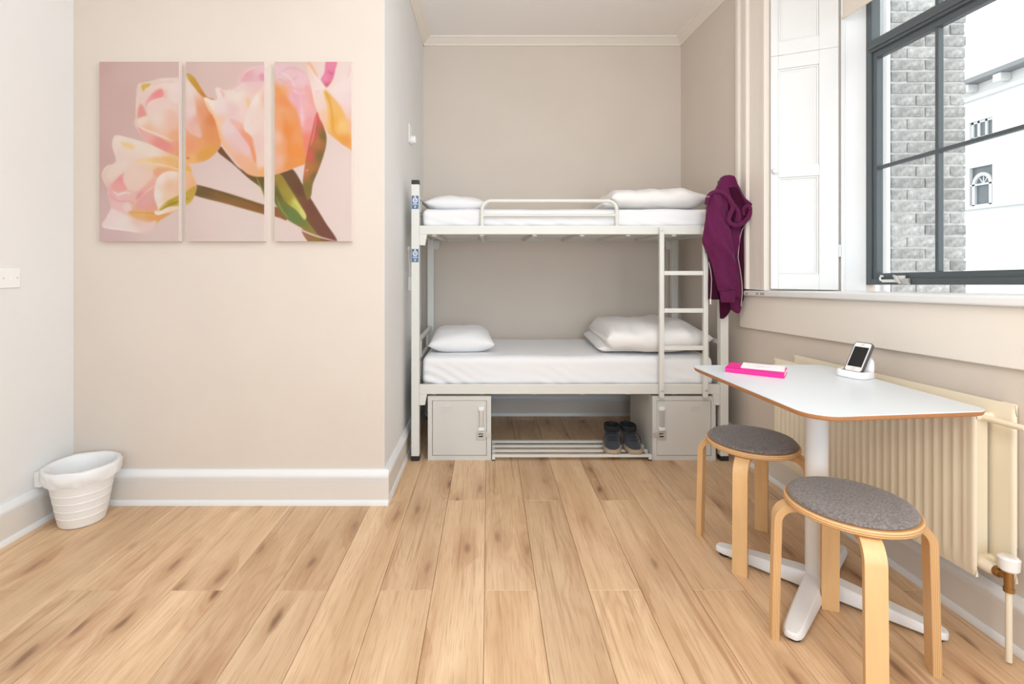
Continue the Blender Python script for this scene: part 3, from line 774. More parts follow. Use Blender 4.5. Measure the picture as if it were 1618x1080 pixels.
# ------------------------------------------------------------------ lockers, rack, boots
def locker(x0, label, flip):
    W, D, Hh = .382, .47, .386; y0 = 2.998
    t = thing('locker', label, 'locker', (x0 + W / 2, y0 + D / 2, 0), 0, 'under-bed lockers')
    x1 = x0 + W; b = MB()
    b.box(x0, x1, y0 + .020, y0 + D, 0, Hh)
    e = .026
    b.box(x0, x1, y0, y0 + .020, 0, e); b.box(x0, x1, y0, y0 + .020, Hh - e, Hh); b.box(x0, x0 + e, y0, y0 + .020, e, Hh - e); b.box(x1 - e, x1, y0, y0 + .020, e, Hh - e)
    b.build('body', M['locker'], t)
    dr = B(x0 + e + .002, x1 - e - .002, y0 + .002, y0 + .018, e + .002, Hh - e - .002).build('door', M['locker'], t, bevel=.003)
    hx = x1 - e - .033 if not flip else x0 + e + .030
    p = MB()                                               # recessed-looking pull handle on two white lugs
    for z in (.312, .190): p.box(hx - .018, hx + .018, y0 - .012, y0 + .002, z - .011, z + .011)
    hd = p.build('handle', M['plastic'], dr, bevel=.004)
    MB().box(hx - .012, hx + .012, y0 - .011, y0 - .004, .198, .304).build('grip', M['steel'], hd, bevel=.003)
    q = MB(); q.box(hx - .030, hx + .028, y0 - .0025, y0 + .002, .122, .172)
    hs = q.build('hasp', M['steel'], dr, bevel=.001)
    sx = 1 if not flip else -1
    B(min(hx + sx * .026, hx + sx * .060), max(hx + sx * .026, hx + sx * .060), y0 - .004, y0 + .0, .138, .168).build('hasp_plate', M['steel'], hs, bevel=.001)
    B(hx - .016, hx + .010, y0 - .0035, y0 - .001, .140, .162).build('keyhole', M['black'], hs, bevel=.001)
    MB().tube([(hx - .014, y0 - .004, .150), (hx - .012, y0 - .016, .156), (hx + .006, y0 - .018, .158), (hx + .010, y0 - .004, .152)], .004, 8).build('staple', M['steel'], hs, smooth=60)
    lx = x0 + .112 if not flip else x1 - .118
    fr = MB()
    for (a, b2, c, d) in ((-.030, .030, .3185, .3215), (-.030, -.027, .288, .3185), (.027, .030, .288, .3185)): fr.box(lx + a, lx + b2, y0 - .0012, y0 + .002, c, d)
    for k in range(3): fr.box(lx - .018 + k * .014, lx - .012 + k * .014, y0 - .0012, y0 + .002, .292, .304)
    fr.build('label_holder', M['locker'], dr)
    return t
locker(-.367, 'grey metal locker under the left end of the bed, handle on its right', False)
locker(.990, 'grey metal locker under the right end of the bed, handle on its left', True)

rk = thing('shoe_rack', 'low grey slatted metal rack between the two lockers, boots on it', 'rack', (.502, 3.12, 0))
for k, y in enumerate((2.998, 3.075, 3.152, 3.232)):
    B(.020, .984, y - .013, y + .013, .022, .036).build('slat', M['metal'], rk, bevel=.002)
for x in (.030, .974): B(x - .010, x + .010, 2.984, 3.246, .008, .022).build('side_rail', M['metal'], rk, bevel=.002)
for x in (.030, .974):
    for y in (3.0, 3.23): B(x - .009, x + .009, y - .009, y + .009, 0, .008).build('foot', M['black'], rk)

def boot(loc, rz, label, mirror=1):
    """toe towards -y; base at z=0"""
    t = thing('boot', label, 'boot', loc, rz, 'charcoal ankle boots on the rack')
    L = .25
    # outline half-widths along the foot (y from toe -L/2 to heel +L/2)
    prof = [(-.125, .014), (-.118, .030), (-.100, .043), (-.075, .050), (-.045, .051), (-.01, .047), (.03, .042), (.07, .041), (.10, .037), (.118, .027), (.125, .012)]
    def outline(grow): return [( (wd + grow) * 1, y * (1 + grow * 6)) for y, wd in prof]
    def ring(grow, z, bend=0): 
        o = outline(grow); r = [(x + bend * (y ** 2), y, z) for x, y in o]; l = [(-x + bend * (y ** 2), y, z) for x, y in o[::-1]]
        return r + l
    so = MB().loft([ring(.002, 0), ring(.005, .004), ring(.005, .020), ring(.003, .026)]); so.build('sole', M['sole'], t, world=False, smooth=40)
    # upper: rings rise and shift backwards into the shaft
    rings = []
    for s in np.linspace(0, 1, 15):
        z = .024 + s * .098
        a = min(1, s / .55)                              # 0 foot .. 1 shaft
        a = a * a * (3 - 2 * a)
        front = -.122 + a * .112; back = .122 - .012 * math.sin(s * PI) - .004 * a
        hw = .049 * (1 - a) + .044 * a + (.003 * s if s > .6 else 0)
        cy = (front + back) / 2; ly_ = (back - front) / 2
        rg = []
        for k in range(24):
            th = 2 * PI * k / 24; c_, s_ = math.cos(th), math.sin(th)
            yy = cy + math.copysign(abs(c_) ** .85, c_) * -ly_; xx = math.copysign(abs(s_) ** .9, s_) * hw * (1 - .18 * max(0, -c_) * (1 - a))
            cr = .002 * noise.noise((xx * 50, yy * 50, z * 60 + loc[0] * 9))
            rg.append((xx + cr, yy + cr, z + .010 * a * -c_ * 0))
        rings.append(rg)
    # roll the collar over and down inside
    def scale(rg, k, dz):
        cx = sum(p[0] for p in rg) / 24; cy = sum(p[1] for p in rg) / 24
        return [(cx + (p[0] - cx) * k, cy + (p[1] - cy) * k, p[2] + dz) for p in rg]
    up = MB().loft(rings + [scale(rings[-1], .96, .004)], cap=False); uo = up.build('upper', M['boot'], t, world=False, smooth=180)
    col = MB().loft([scale(rings[-1], 1.03, -.028), scale(rings[-1], 1.05, -.012), scale(rings[-1], 1.03, .003), scale(rings[-1], .92, .004), scale(rings[-1], .86, -.02), scale(rings[-1], .80, -.07)], cap=False)
    col.f.append(tuple(range(5 * 24, 6 * 24))); col.build('collar', M['bootin'], t, world=False, smooth=180)
    la = MB()
    for i in range(4):
        z = .060 + i * .014; y = -.066 + i * .019
        la.tube([(-.024, y + .012, z), (-.010, y - .006, z + .006), (.010, y - .006, z + .006), (.024, y + .012, z)], .0022, 6)
    for sg in (1, -1): la.tube([(sg * .006, -.02, .104), (sg * .034, -.035, .094), (sg * .050, -.03, .07), (sg * .053, -.02, .03)], .002, 6)
    la.build('laces', M['lace'], t, world=False, smooth=60)
    MB().tube([(0, .110, .100), (0, .120, .116), (0, .119, .134), (0, .111, .134), (0, .106, .116)], .004, 6).build('pull_tab', M['boot'], t, world=False, smooth=60)
    return t
boot((.775, 3.118, .036), -.22, 'left one of the charcoal ankle boots standing on the slatted rack')
boot((.893, 3.118, .036), .02, 'right one of the charcoal ankle boots, next to the right locker')

# ------------------------------------------------------------------ hoodie on the near right post
hx_, hy_ = 1080, 260
def HP(zx, zy, Y): return px_y(1080 + .2406 * zx, 260 + .2406 * zy, Y)
hood = thing('hoodie', 'burgundy zip-up hoodie hanging by its hood on the bed post', 'hoodie', (1.42, 2.95, 1.0))
def cloth(name, levels, Y0, thick, m, seed, fold=.006, freq=60, n=34, ring=30, parent=None, close=True):
    """levels: (zy, left, right[, dY]) in sketch units; flattened tube with soft vertical folds"""
    lv = [tuple(l) + ((0,) if len(l) == 3 else ()) for l in levels]
    zs = [l[0] for l in lv]; rings = []
    cur = catmull([np.array(l) for l in lv], n=max(3, int(n / len(lv))), closed=False)
    for i, q in enumerate(cur):
        zy, a, b, dY = q; s = i / (len(cur) - 1)
        pl, pr_ = HP(a, zy, Y0 + dY), HP(b, zy, Y0 + dY); c = (pl + pr_) / 2; hw = (pr_ - pl).length / 2
        th = thick * (min(1, s / .10 + .12) ** .5) * (min(1, (1 - s) / .06 + .18) ** .5)
        rg = []
        for k in range(ring):
            t = 2 * PI * k / ring; cx, sy = math.cos(t), math.sin(t)
            x = math.copysign(abs(cx) ** .8, cx) * hw
            rd_ = abs(noise.noise((x * freq * .35 + c.z * 2.5 + seed, c.z * 2.2, seed))) * 2.0
            f_ = fold * .8 * (rd_ ** .6 - .5) + fold * .6 * (noise.noise((x * freq * .6 + seed, c.z * 5, seed)) + .6 * noise.noise((x * freq * 1.4 + c.z * 9 + seed, c.z * 12, seed)))
            y = math.copysign(abs(sy) ** .9, sy) * th
            rg.append((c.x + x, c.y + y + f_ * (1 - cx ** 8), c.z))
        rings.append(rg)
    return MB().loft(rings).build(name, m, parent or hood, smooth=180)
cloth('body', [(330, 150, 432), (430, 140, 424), (520, 140, 421), (620, 166, 426), (720, 162, 420), (800, 160, 408), (860, 161, 396), (884, 161, 250)], 2.962, .018, M['hoodie'], 4.0, .012)
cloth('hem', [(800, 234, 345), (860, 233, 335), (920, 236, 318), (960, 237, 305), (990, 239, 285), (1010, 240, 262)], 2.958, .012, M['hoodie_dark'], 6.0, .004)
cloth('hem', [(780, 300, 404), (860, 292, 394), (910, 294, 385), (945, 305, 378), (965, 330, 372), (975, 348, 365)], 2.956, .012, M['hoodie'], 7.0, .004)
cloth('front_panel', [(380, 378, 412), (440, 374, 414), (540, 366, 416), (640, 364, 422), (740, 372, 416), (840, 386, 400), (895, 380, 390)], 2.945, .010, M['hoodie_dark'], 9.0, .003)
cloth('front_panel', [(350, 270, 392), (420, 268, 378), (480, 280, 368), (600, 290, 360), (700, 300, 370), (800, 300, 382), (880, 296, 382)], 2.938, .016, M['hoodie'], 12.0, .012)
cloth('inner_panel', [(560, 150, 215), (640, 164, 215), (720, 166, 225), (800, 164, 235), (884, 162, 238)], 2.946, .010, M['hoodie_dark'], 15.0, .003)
sl = cloth('sleeve', [(185, 192, 262), (215, 168, 285), (280, 154, 292), (360, 144, 290), (440, 132, 305), (505, 124, 318), (560, 146, 326), (640, 182, 338), (740, 206, 345), (832, 228, 344)], 2.915, .030, M['hoodie'], 21.0, .028, 26, 60, 48)
cloth('cuff', [(828, 233, 343), (850, 238, 340), (880, 243, 337), (904, 247, 335)], 2.915, .022, M['hoodie'], 24.0, .002, parent=sl)
hb = cloth('hood', [(70, 270, 300), (82, 252, 322), (110, 238, 340), (150, 218, 362), (185, 200, 376), (225, 230, 400), (262, 262, 436), (300, 300, 440), (340, 300, 428), (372, 296, 408), (392, 312, 385)], 2.938, .045, M['hoodie'], 31.0, .034, 34, 60, 48)
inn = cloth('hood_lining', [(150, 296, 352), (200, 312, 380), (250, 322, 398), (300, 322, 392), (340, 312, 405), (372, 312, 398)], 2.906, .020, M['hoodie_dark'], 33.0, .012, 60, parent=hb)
rim = [(148, 262), (160, 212), (190, 184), (232, 178), (280, 204), (314, 250), (320, 288), (304, 328), (295, 362), (310, 388), (345, 398), (385, 386), (415, 358), (433, 325), (440, 294), (424, 274), (402, 280), (390, 304), (396, 334)]
rc = catmull([np.array(p) for p in rim], 5, closed=False)
nr = len(rc)
MB().tube([HP(p[0], p[1], 2.884 + .02 * abs(i / nr - .5)) for i, p in enumerate(rc)], [.010 + .004 * math.sin(PI * i / (nr - 1)) for i in range(nr)], 12).build('hood_rim', M['hoodie'], hb, smooth=180)
ow = cloth('hood_hole_shade', [(282, 396, 428), (300, 394, 430), (318, 396, 424)], 2.892, .008, M['hoodie_dark'], 41.0, .001, parent=hb)  # dark patch painted in as the shaded hole of the hood loop
for i, path in enumerate(([(140, 300), (143, 350), (146, 372)], [(166, 640), (178, 690), (184, 750), (182, 820), (178, 884)], [(412, 385), (386, 425), (372, 470), (364, 530), (358, 610), (372, 690), (383, 770), (386, 840), (378, 930)])):
    MB().tube([HP(a, b, 2.932 if i < 2 else 2.925) for a, b in path], .0028, 6).build('zip', M['zip'], hood, smooth=60)
HPz = HP(177, 893, 2.93); MB().box(HPz.x - .004, HPz.x + .004, HPz.y - .002, HPz.y + .002, HPz.z - .022, HPz.z + .012).build('zip_pull', M['plastic'], hood, bevel=.002)
ds = MB().tube([HP(424, 360, 2.925), HP(425, 430, 2.925), HP(424, 508, 2.925)], .0032, 6).build('drawstring', M['hoodie_dark'], hood, smooth=60)
MB().tube([HP(424, 506, 2.925), HP(424, 520, 2.925)], .0036, 6).build('string_tip', M['plastic'], ds)
ep = [HP(161 + 9 * math.cos(t), 214 - 6 * math.sin(t), 2.882) for t in np.linspace(-.2, PI + .2, 10)]
MB().tube(ep, .0022, 6).build('eyelet', M['zip'], hood, smooth=60)

# ------------------------------------------------------------------ radiator
def RR(x, y, z): return RW(x, y, z + .03 * (2.0 - y))
ra = thing('radiator', 'cream double-panel radiator on the wall under the window, behind the table', 'radiator', RW(-.09, 2.0, .2))
RY0, RY1 = 1.535, 2.535
def panel(name, xf_, y0, y1, z0, z1, flutes):
    mb = MB(RR); nu = int((y1 - y0) / .0055); nv = 16; t = .014
    def fn(side):
        def g(a, b):
            y = y0 + a * (y1 - y0); z = z0 + b * (z1 - z0); x = xf_ - t / 2 if side else xf_ + t / 2
            e = min(a, 1 - a) * (y1 - y0); ez = min(b, 1 - b) * (z1 - z0)
            if flutes:
                env = max(0, min(1, (e - .02) / .01)) * max(0, min(1, (ez - .028) / .03)) ** .5
                ph = math.cos(2 * PI * (y - y0 - .035) / .0333)
                d = .0030 * env * (1 - max(0, ph) ** .6) if ph > 0 else .0030 * env
                x += d if side else 0
            rd = .006 * (1 - min(1, e / .006)) ** 2 + .006 * (1 - min(1, ez / .008)) ** 2
            return (x + (rd if side else -rd), y, z)
        return g
    zs = nv
    mb.grid(fn(True), nu, nv); mb.grid(fn(False), nu, nv)
    n1 = (nu + 1) * (nv + 1)
    edge = [i for i in range(nu + 1)] + [j * (nu + 1) + nu for j in range(1, nv + 1)] + [nv * (nu + 1) + i for i in range(nu - 1, -1, -1)] + [j * (nu + 1) for j in range(nv - 1, 0, -1)]
    for i in range(len(edge)):
        a, b = edge[i], edge[(i + 1) % len(edge)]; mb.f.append((a, b, b + n1, a + n1))
    return mb.build(name, M['radiator'], ra, smooth=60)
panel('front_panel', -.112, RY0, RY1, .205, .722, True)
panel('back_panel', -.030, RY0 - .04, RY1 - .03, .205, .742, False)
fin = MB(RR)
for k in range(42):
    y = RY0 + .03 + k * .0225; fin.box(-.094, -.046, y - .0008, y + .0008, .235, .700)
tag(fin.build('convector_fins', M['radiator'], ra), kind='stuff')
for z in (.245, .690):
    for y in (RY0 + .03, RY1 - .04): MB(RR).tube([(-.105, y, z), (-.030, y, z)], .014, 12).build('cross_pipe', M['radiator'], ra, smooth=60)
MB(RR).tube([(-.072, RY0 + .03, .690), (-.072, RY0 - .10, .690)], .009, 10).build('air_vent_pipe', M['radiator'], ra, smooth=60)
MB(RR).box(-.020, -.002, RY0 - .02, RY0 + .02, .30, .74).build('hanging_bracket', M['radiator'], ra, bevel=.003)
vl = MB(RR).tube([(-.085, RY0 + .02, .243), (-.085, RY0 - .020, .243), (-.085, RY0 - .030, .243)], [.019, .019, .015], 14).build('valve_socket', M['radiator'], ra, smooth=40)
va = MB(RR); va.tube([(-.085, RY0 - .028, .243), (-.085, RY0 - .032, .243), (-.085, RY0 - .044, .243), (-.085, RY0 - .046, .243), (-.085, RY0 - .066, .243)], [.010, .0165, .0165, .011, .011], 12)
va.tube([(-.085, RY0 - .066, .200), (-.085, RY0 - .066, .212), (-.085, RY0 - .066, .213), (-.085, RY0 - .066, .268)], [.013, .013, .011, .011], 12)
vo = va.build('valve', M['brass'], ra, smooth=40)
MB(RR).tube([(-.085, RY0 - .066, .262), (-.085, RY0 - .066, .268), (-.085, RY0 - .066, .300), (-.085, RY0 - .066, .305)], [.018, .024, .026, .020], 16).build('valve_knob', M['plastic'], vo, smooth=40)
MB(RR).tube([(-.085, RY0 - .066, .205), (-.085, RY0 - .066, -.005)], .008, 10).build('valve_pipe', M['radiator'], vo, smooth=60)

# ------------------------------------------------------------------ table
tb = thing('table', 'small square white-topped table on a white pedestal with crossed feet, by the radiator', 'table', (1.19, 1.80, 0))
cor = [(.862, 2.125), (.921, 1.402), (1.487, 1.462), (1.443, 2.140)]
def rounded(poly, rad, n=8):
    out = []; k = len(poly)
    for i in range(k):
        p0, p, p1 = [Vector((*poly[(i + d) % k], 0)) for d in (-1, 0, 1)]
        r = rad[i]; a = (p0 - p).normalized(); b = (p1 - p).normalized(); half = math.acos(max(-1, min(1, a.dot(b)))) / 2
        d = r / math.tan(half); c = p + (a + b).normalized() * (r / math.sin(half)); s = p + a * d; e = p + b * d
        v0, v1 = s - c, e - c
        for j in range(n + 1):
            v = v0.lerp(v1, j / n).normalized() * r; out.append((c.x + v.x, c.y + v.y))
    return out
top = rounded(cor, [.045, .085, .045, .045])
def inset(poly, d):
    c = Vector((sum(p[0] for p in poly) / len(poly), sum(p[1] for p in poly) / len(poly), 0))
    return [(p[0] + (c.x - p[0]) / (Vector((p[0], p[1], 0)) - c).length * d, p[1] + (c.y - p[1]) / (Vector((p[0], p[1], 0)) - c).length * d) for p in poly]
def at(poly, z): return [(x, y, z) for x, y in poly]
tp = MB().loft([at(inset(top, .014), .731), at(inset(top, .004), .735), at(top, .742), at(top, .7475)]).build('tabletop', M['ply'], tb, smooth=30)
MB().loft([at(top, .7475), at(top, .7490), at(inset(top, .001), .7500)]).build('laminate', M['laminate'], tp, smooth=30)
MB().lathe([(.036, .055), (.036, .712)], (1.19, 1.80, 0), 32).build('column', M['white'], tb, smooth=40)
MB().lathe([(.036, .706), (.11, .712), (.11, .7308)], (1.19, 1.80, 0), 32).build('top_plate', M['white'], tb, smooth=40)
for a in (135.2, 225.4, 314.8, 43.0):
    r = 0.352; c, s_ = math.cos(math.radians(a)), math.sin(math.radians(a)); rings = []
    def sec(d, wd, zt): return [(d, -wd, .012), (d, wd, .012), (d, wd, zt * .55 + .006), (d, wd * .78, zt), (d, -wd * .78, zt), (d, -wd, zt * .55 + .006)]
    for d, wd, zt in ((0, .036, .066), (.06, .036, .064), (.20, .033, .050), (.315, .030, .036), (.336, .026, .034), (.348, .018, .032), (r, .008, .028)): rings.append(sec(d, wd, zt))
    mb = MB(lambda x, y, z, c=c, s_=s_: (1.19 + x * c - y * s_, 1.80 + x * s_ + y * c, z)); mb.loft(rings); fo = mb.build('base_arm', M['white'], tb, bevel=.003, smooth=30)
    MB().lathe([(.022, 0), (.022, .012)], (1.19 + .318 * c, 1.80 + .318 * s_, 0), 16).build('glide', M['black'], fo)

# ------------------------------------------------------------------ stools
def make_stool(label, loc, rz):
    t = thing('stool', label, 'stool', loc, rz, 'round bent-birch stools')
    se = MB(); prof = [(.004, .434), (.166, .434), (.172, .437), (.1745, .4415), (.1745, .4505), (.172, .455), (.166, .457), (.004, .457)]
    se.lathe(prof, seg=48); se.uv = [((.3 if k in (0, 7) else (z - .434) / .023 * .7), 0) for k, (r, z) in enumerate(prof) for _ in range(48)]
    se.build('seat', M['birch'], t, world=False, smooth=40)
    fp = MB()
    pr2 = [(.001, .474), (.06, .4738), (.11, .473), (.145, .472), (.158, .469), (.1635, .464), (.164, .459), (.160, .4572), (.001, .4572)]
    fp.lathe(pr2, seg=56); fp.build('felt_pad', M['felt'], t, world=False, smooth=50)
    th = .021; wd = .052
    lp = MB(); path = [(.060, .4235)]
    rb = .050; R = .196
    path += [(R - rb + rb * math.sin(a), .4235 - rb + rb * math.cos(a)) for a in np.linspace(0, PI / 2, 12)]
    path += [(R + .004, .20), (R + .008, 0.0)]
    rings = []; uv = []
    for i, (x, z) in enumerate(path):
        q0, q1 = path[max(i - 1, 0)], path[min(i + 1, len(path) - 1)]
        tx, tz = q1[0] - q0[0], q1[1] - q0[1]; l = math.hypot(tx, tz); nx_, nz_ = -tz / l, tx / l
        if i == len(path) - 1: nx_, nz_ = 1, 0
        w2 = wd * (1 - .0 * i) / 2
        o = [(x - nx_ * th / 2, -w2, z - nz_ * th / 2), (x - nx_ * th / 2, w2, z - nz_ * th / 2), (x + nx_ * th / 2, w2, z + nz_ * th / 2), (x + nx_ * th / 2, -w2, z + nz_ * th / 2)]
        rings.append(o); uv += [(0, 0), (0, 0), (1, 0), (1, 0)]
    lp.loft(rings); lp.uv = uv
    l0 = lp.build('leg', M['birch'], t, world=False, smooth=40)
    for k in range(1, 4):
        c = l0.copy(); COL.objects.link(c); c.parent = t; c.rotation_euler = (0, 0, PI / 2 * k)
    sc = MB().lathe([(.001, .4125), (.05, .4125), (.05, .434), (.001, .434)], seg=24).build('hub_plate', M['birch'], t, world=False)
    return t
make_stool('round birch stool with a grey felt seat, the one nearer the camera', (1.101, 1.512, 0), math.radians(160))
make_stool('round birch stool with a grey felt seat, the far one near the bed', (1.087, 2.050, 0), math.radians(141))

# ------------------------------------------------------------------ things on the table
TZ = .750
bk = thing('book', 'hot pink paperback book lying flat on the table', 'book', (1.070, 1.985, TZ), -.614)
bw, bd_, bh = .205, .128, .019
MB().box(-bw / 2, bw / 2, -bd_ / 2, bd_ / 2, 0, .0018).box(-bw / 2, bw / 2, -bd_ / 2, bd_ / 2, bh - .0018, bh).box(-bw / 2, bw / 2, -bd_ / 2, -bd_ / 2 + .002, 0, bh).build('cover', M['pink'], bk, world=False)
MB().box(-bw / 2 + .002, bw / 2 - .002, -bd_ / 2 + .002, bd_ / 2 - .003, .0018, bh - .0018).build('pages', M['paper'], bk, world=False)
nb = thing('notepad', 'thin white notepad with a faint line drawing, lying on the pink book', 'notepad', (1.096, 1.984, TZ + bh), -.56)
MB().box(-.074, .076, -.056, .056, 0, .004).build('pad', M['paper'], nb, world=False, bevel=.0008)
MB().box(-.076, .076, -.058, -.054, 0, .0012).build('backing_card', M['pink'], nb, world=False)
rn = random.Random(5); dr = MB()
for s_ in range(9):
    x, y = rn.uniform(-.04, .03), rn.uniform(-.028, .02); a = rn.uniform(0, 6); pts = []
    for k in range(14):
        pts.append((x, y, .0042)); a += rn.uniform(-.9, .9); x += .004 * math.cos(a); y += .004 * math.sin(a)
        x = max(-.056, min(.056, x)); y = max(-.038, min(.038, y))
    for k in range(13):
        p, q = Vector(pts[k]), Vector(pts[k + 1]); d = (q - p)
        if d.length < 1e-5: continue
        s2 = d.normalized().cross(Vector((0, 0, 1))) * .0004; dr.add([p - s2, q - s2, q + s2, p + s2], [(0, 1, 2, 3)])
dr.build('drawing', M['ink'], nb, world=False)

dk = thing('phone_dock', 'white moulded phone dock holding a phone, on the table', 'dock', (1.406, 1.905, TZ), math.radians(-67))
# local: -y is the way the phone faces
sec = lambda z, sx, y0, y1: [( .052 * sx * c if abs(c) < 2 else 0, (y0 + y1) / 2 + (y1 - y0) / 2 * s_, z) for c, s_ in [(math.copysign(abs(math.cos(t)) ** .5, math.cos(t)), math.copysign(abs(math.sin(t)) ** .5, math.sin(t))) for t in np.linspace(0, 2 * PI, 25)[:-1]]]
MB().loft([sec(0, .94, -.042, .046), sec(.003, 1, -.046, .050), sec(.020, 1, -.046, .050), sec(.026, .95, -.042, .048), sec(.026, .80, -.030, .030), sec(.014, .78, -.026, .026)]).build('tray', M['chalk'], dk, world=False, smooth=45)
rest = []
for z, y, wd, t in ((.012, .034, .046, .014), (.035, .042, .044, .013), (.058, .052, .038, .012), (.070, .058, .028, .010), (.076, .061, .012, .006)):
    rest.append([(wd * math.copysign(abs(math.cos(a)) ** .6, math.cos(a)), y + t * math.sin(a), z) for a in np.linspace(0, 2 * PI, 21)[:-1]])
MB().loft(rest).build('back_rest', M['chalk'], dk, world=False, smooth=60)
ph = thing('phone', 'white-faced mobile phone in a grey case, standing in the white dock', 'phone', Vector((1.406, 1.905, TZ + .019)) + Matrix.Rotation(math.radians(-67), 3, 'Z') @ Vector((0, -.012, 0)))
ph.rotation_euler = (math.radians(-35), 0, math.radians(-67))
def rr(wd, ht, r, y, n=6):
    out = []
    for cx, cz, a0 in ((wd / 2 - r, ht - r, 0), (-wd / 2 + r, ht - r, 90), (-wd / 2 + r, r, 180), (wd / 2 - r, r, 270)):
        for j in range(n + 1):
            a = math.radians(a0 + 90 * j / n); out.append((cx + r * math.cos(a), y, cz + r * math.sin(a)))
    return out
MB().loft([rr(.064, .129, .010, -.0052), rr(.066, .131, .011, -.003), rr(.066, .131, .011, .006), rr(.062, .127, .009, .008)]).build('case', M['case'], ph, world=False, smooth=40)
MB().loft([[(x, y, z + .003) for x, y, z in rr(.0586, .1238, .008, -.0050)], [(x, y, z + .003) for x, y, z in rr(.0580, .1232, .008, -.0060)]]).build('face', M['phone'], ph, world=False)
MB().box(-.0252, .0252, -.0064, -.0055, .022, .108).build('screen', M['screen'], ph, world=False)
hb_ = MB(); hb_.loft([[(.0055 * math.cos(a), -.0063, .0125 + .0055 * math.sin(a)) for a in np.linspace(0, 2 * PI, 17)[:-1]], [(.0048 * math.cos(a), -.0063, .0125 + .0048 * math.sin(a)) for a in np.linspace(0, 2 * PI, 17)[:-1]]], cap=False)
hb_.build('home_button', M['case'], ph, world=False)
MB().box(-.006, .006, -.0064, -.0055, .1165, .118).build('earpiece', M['case'], ph, world=False)

# ------------------------------------------------------------------ waste bin
bn = thing('waste_bin', 'white ribbed plastic waste bin with a thin liner, in the left corner', 'bin', (-1.876, 2.292, 0))
prof = [(.004, 0), (.078, 0), (.086, .004), (.089, .010)]
for k in range(5):
    z = .045 + k * .036; r = .088 + .045 * z / .26
    prof += [(r, z), (r + .0007, z + .0015), (r + .0007, z + .003), (r, z + .0045)]
prof += [(.133, .250), (.138, .256), (.138, .262), (.131, .262), (.127, .25), (.083, .008), (.004, .008)]
MB().lathe(prof, seg=48).build('bucket', M['plastic'], bn, world=False, smooth=35)
li = MB(); rings = []
for i, (r, z, am) in enumerate(((.088, .07, .003), (.104, .16, .003), (.119, .235, .002), (.127, .262, .002), (.138, .270, .004), (.146, .266, .006), (.149, .252, .007), (.149, .236, .008), (.147, .222, .008), (.142, .206, .006))):
    rg = []
    for k in range(72):
        a = 2 * PI * k / 72; v = Vector((math.cos(a) * 3, math.sin(a) * 3, i * .35))
        d = noise.noise(v * 2.2) * am + noise.noise(v * 6) * am * .5
        dz = noise.noise((math.cos(a) * 2, math.sin(a) * 2, 7)) * (.010 if i > 7 else .004)
        rg.append(((r + d) * math.cos(a), (r + d) * math.sin(a), z + dz))
    rings.append(rg)
li.loft(rings, cap=False)
M['liner'] = mat('thin_white_liner', (238, 238, 238), 0.35); nt = M['liner'].node_tree; M['liner'].node_tree.nodes['Principled BSDF'].inputs['Alpha'].default_value = .86
li.build('liner', M['liner'], bn, world=False, smooth=180)

# ------------------------------------------------------------------ fittings on the walls
sw = thing('wall_switch', 'white double switch plate on the left wall', 'switch', (XL, 2.125, 1.123))
MB().box(0, .008, -.078, .044, -.042, .042).build('plate', M['plastic'], sw, world=False, bevel=.002)
for y in (-.032, .030): MB().tube([(.008, y, 0), (.0088, y, 0)], .0035, 10).build('screw', M['steel'], sw, world=False)
MB().box(.008, .0105, -.002, .006, -.011, .013).build('rocker', M['plastic'], sw, world=False, bevel=.001)
so = thing('wall_socket', 'small white socket box on the left wall behind the waste bin', 'socket', (XL, 2.283, .208))
MB().box(0, .034, -.043, .043, -.034, .034).build('box', M['plastic'], so, world=False, bevel=.003)
MB().box(.034, .037, -.036, .036, -.028, .028).build('face_plate', M['plastic'], so, world=False, bevel=.001)
dt = thing('wall_sensor', 'small white knob sensor on its plate, high on the alcove side wall', 'sensor', (XA, 3.24, 2.03))
MB().box(0, .006, -.045, .045, -.06, .06).build('plate', M['plastic'], dt, world=False, bevel=.002)
kb = MB().lathe([(.001, 0), (.024, 0), (.026, .01), (.026, .026), (.022, .032), (.001, .032)], seg=20); kb.v = [Vector((p.z + .006, p.x + .02, p.y - .03)) for p in kb.v]
kb.build('knob', M['plastic'], dt, world=False, smooth=40)
cs = thing('cord_switch', 'small white cord switch hanging on the alcove wall behind the bed post', 'switch', (XA + .012, 3.16, 1.06))
MB().box(-.010, .010, -.014, .014, -.045, .045).build('switch_body', M['plastic'], cs, world=False, bevel=.004)
MB().tube([(0, 0, .045), (0, .012, .09), (-.004, .004, .14), (-.006, -.004, .19), (-.008, 0, .22)], .0025, 8).build('cord', M['plastic'], cs, world=False, smooth=60)
MB().box(-.012, .004, -.014, .014, .215, .235).build('wall_clip', M['plastic'], cs, world=False, bevel=.003)
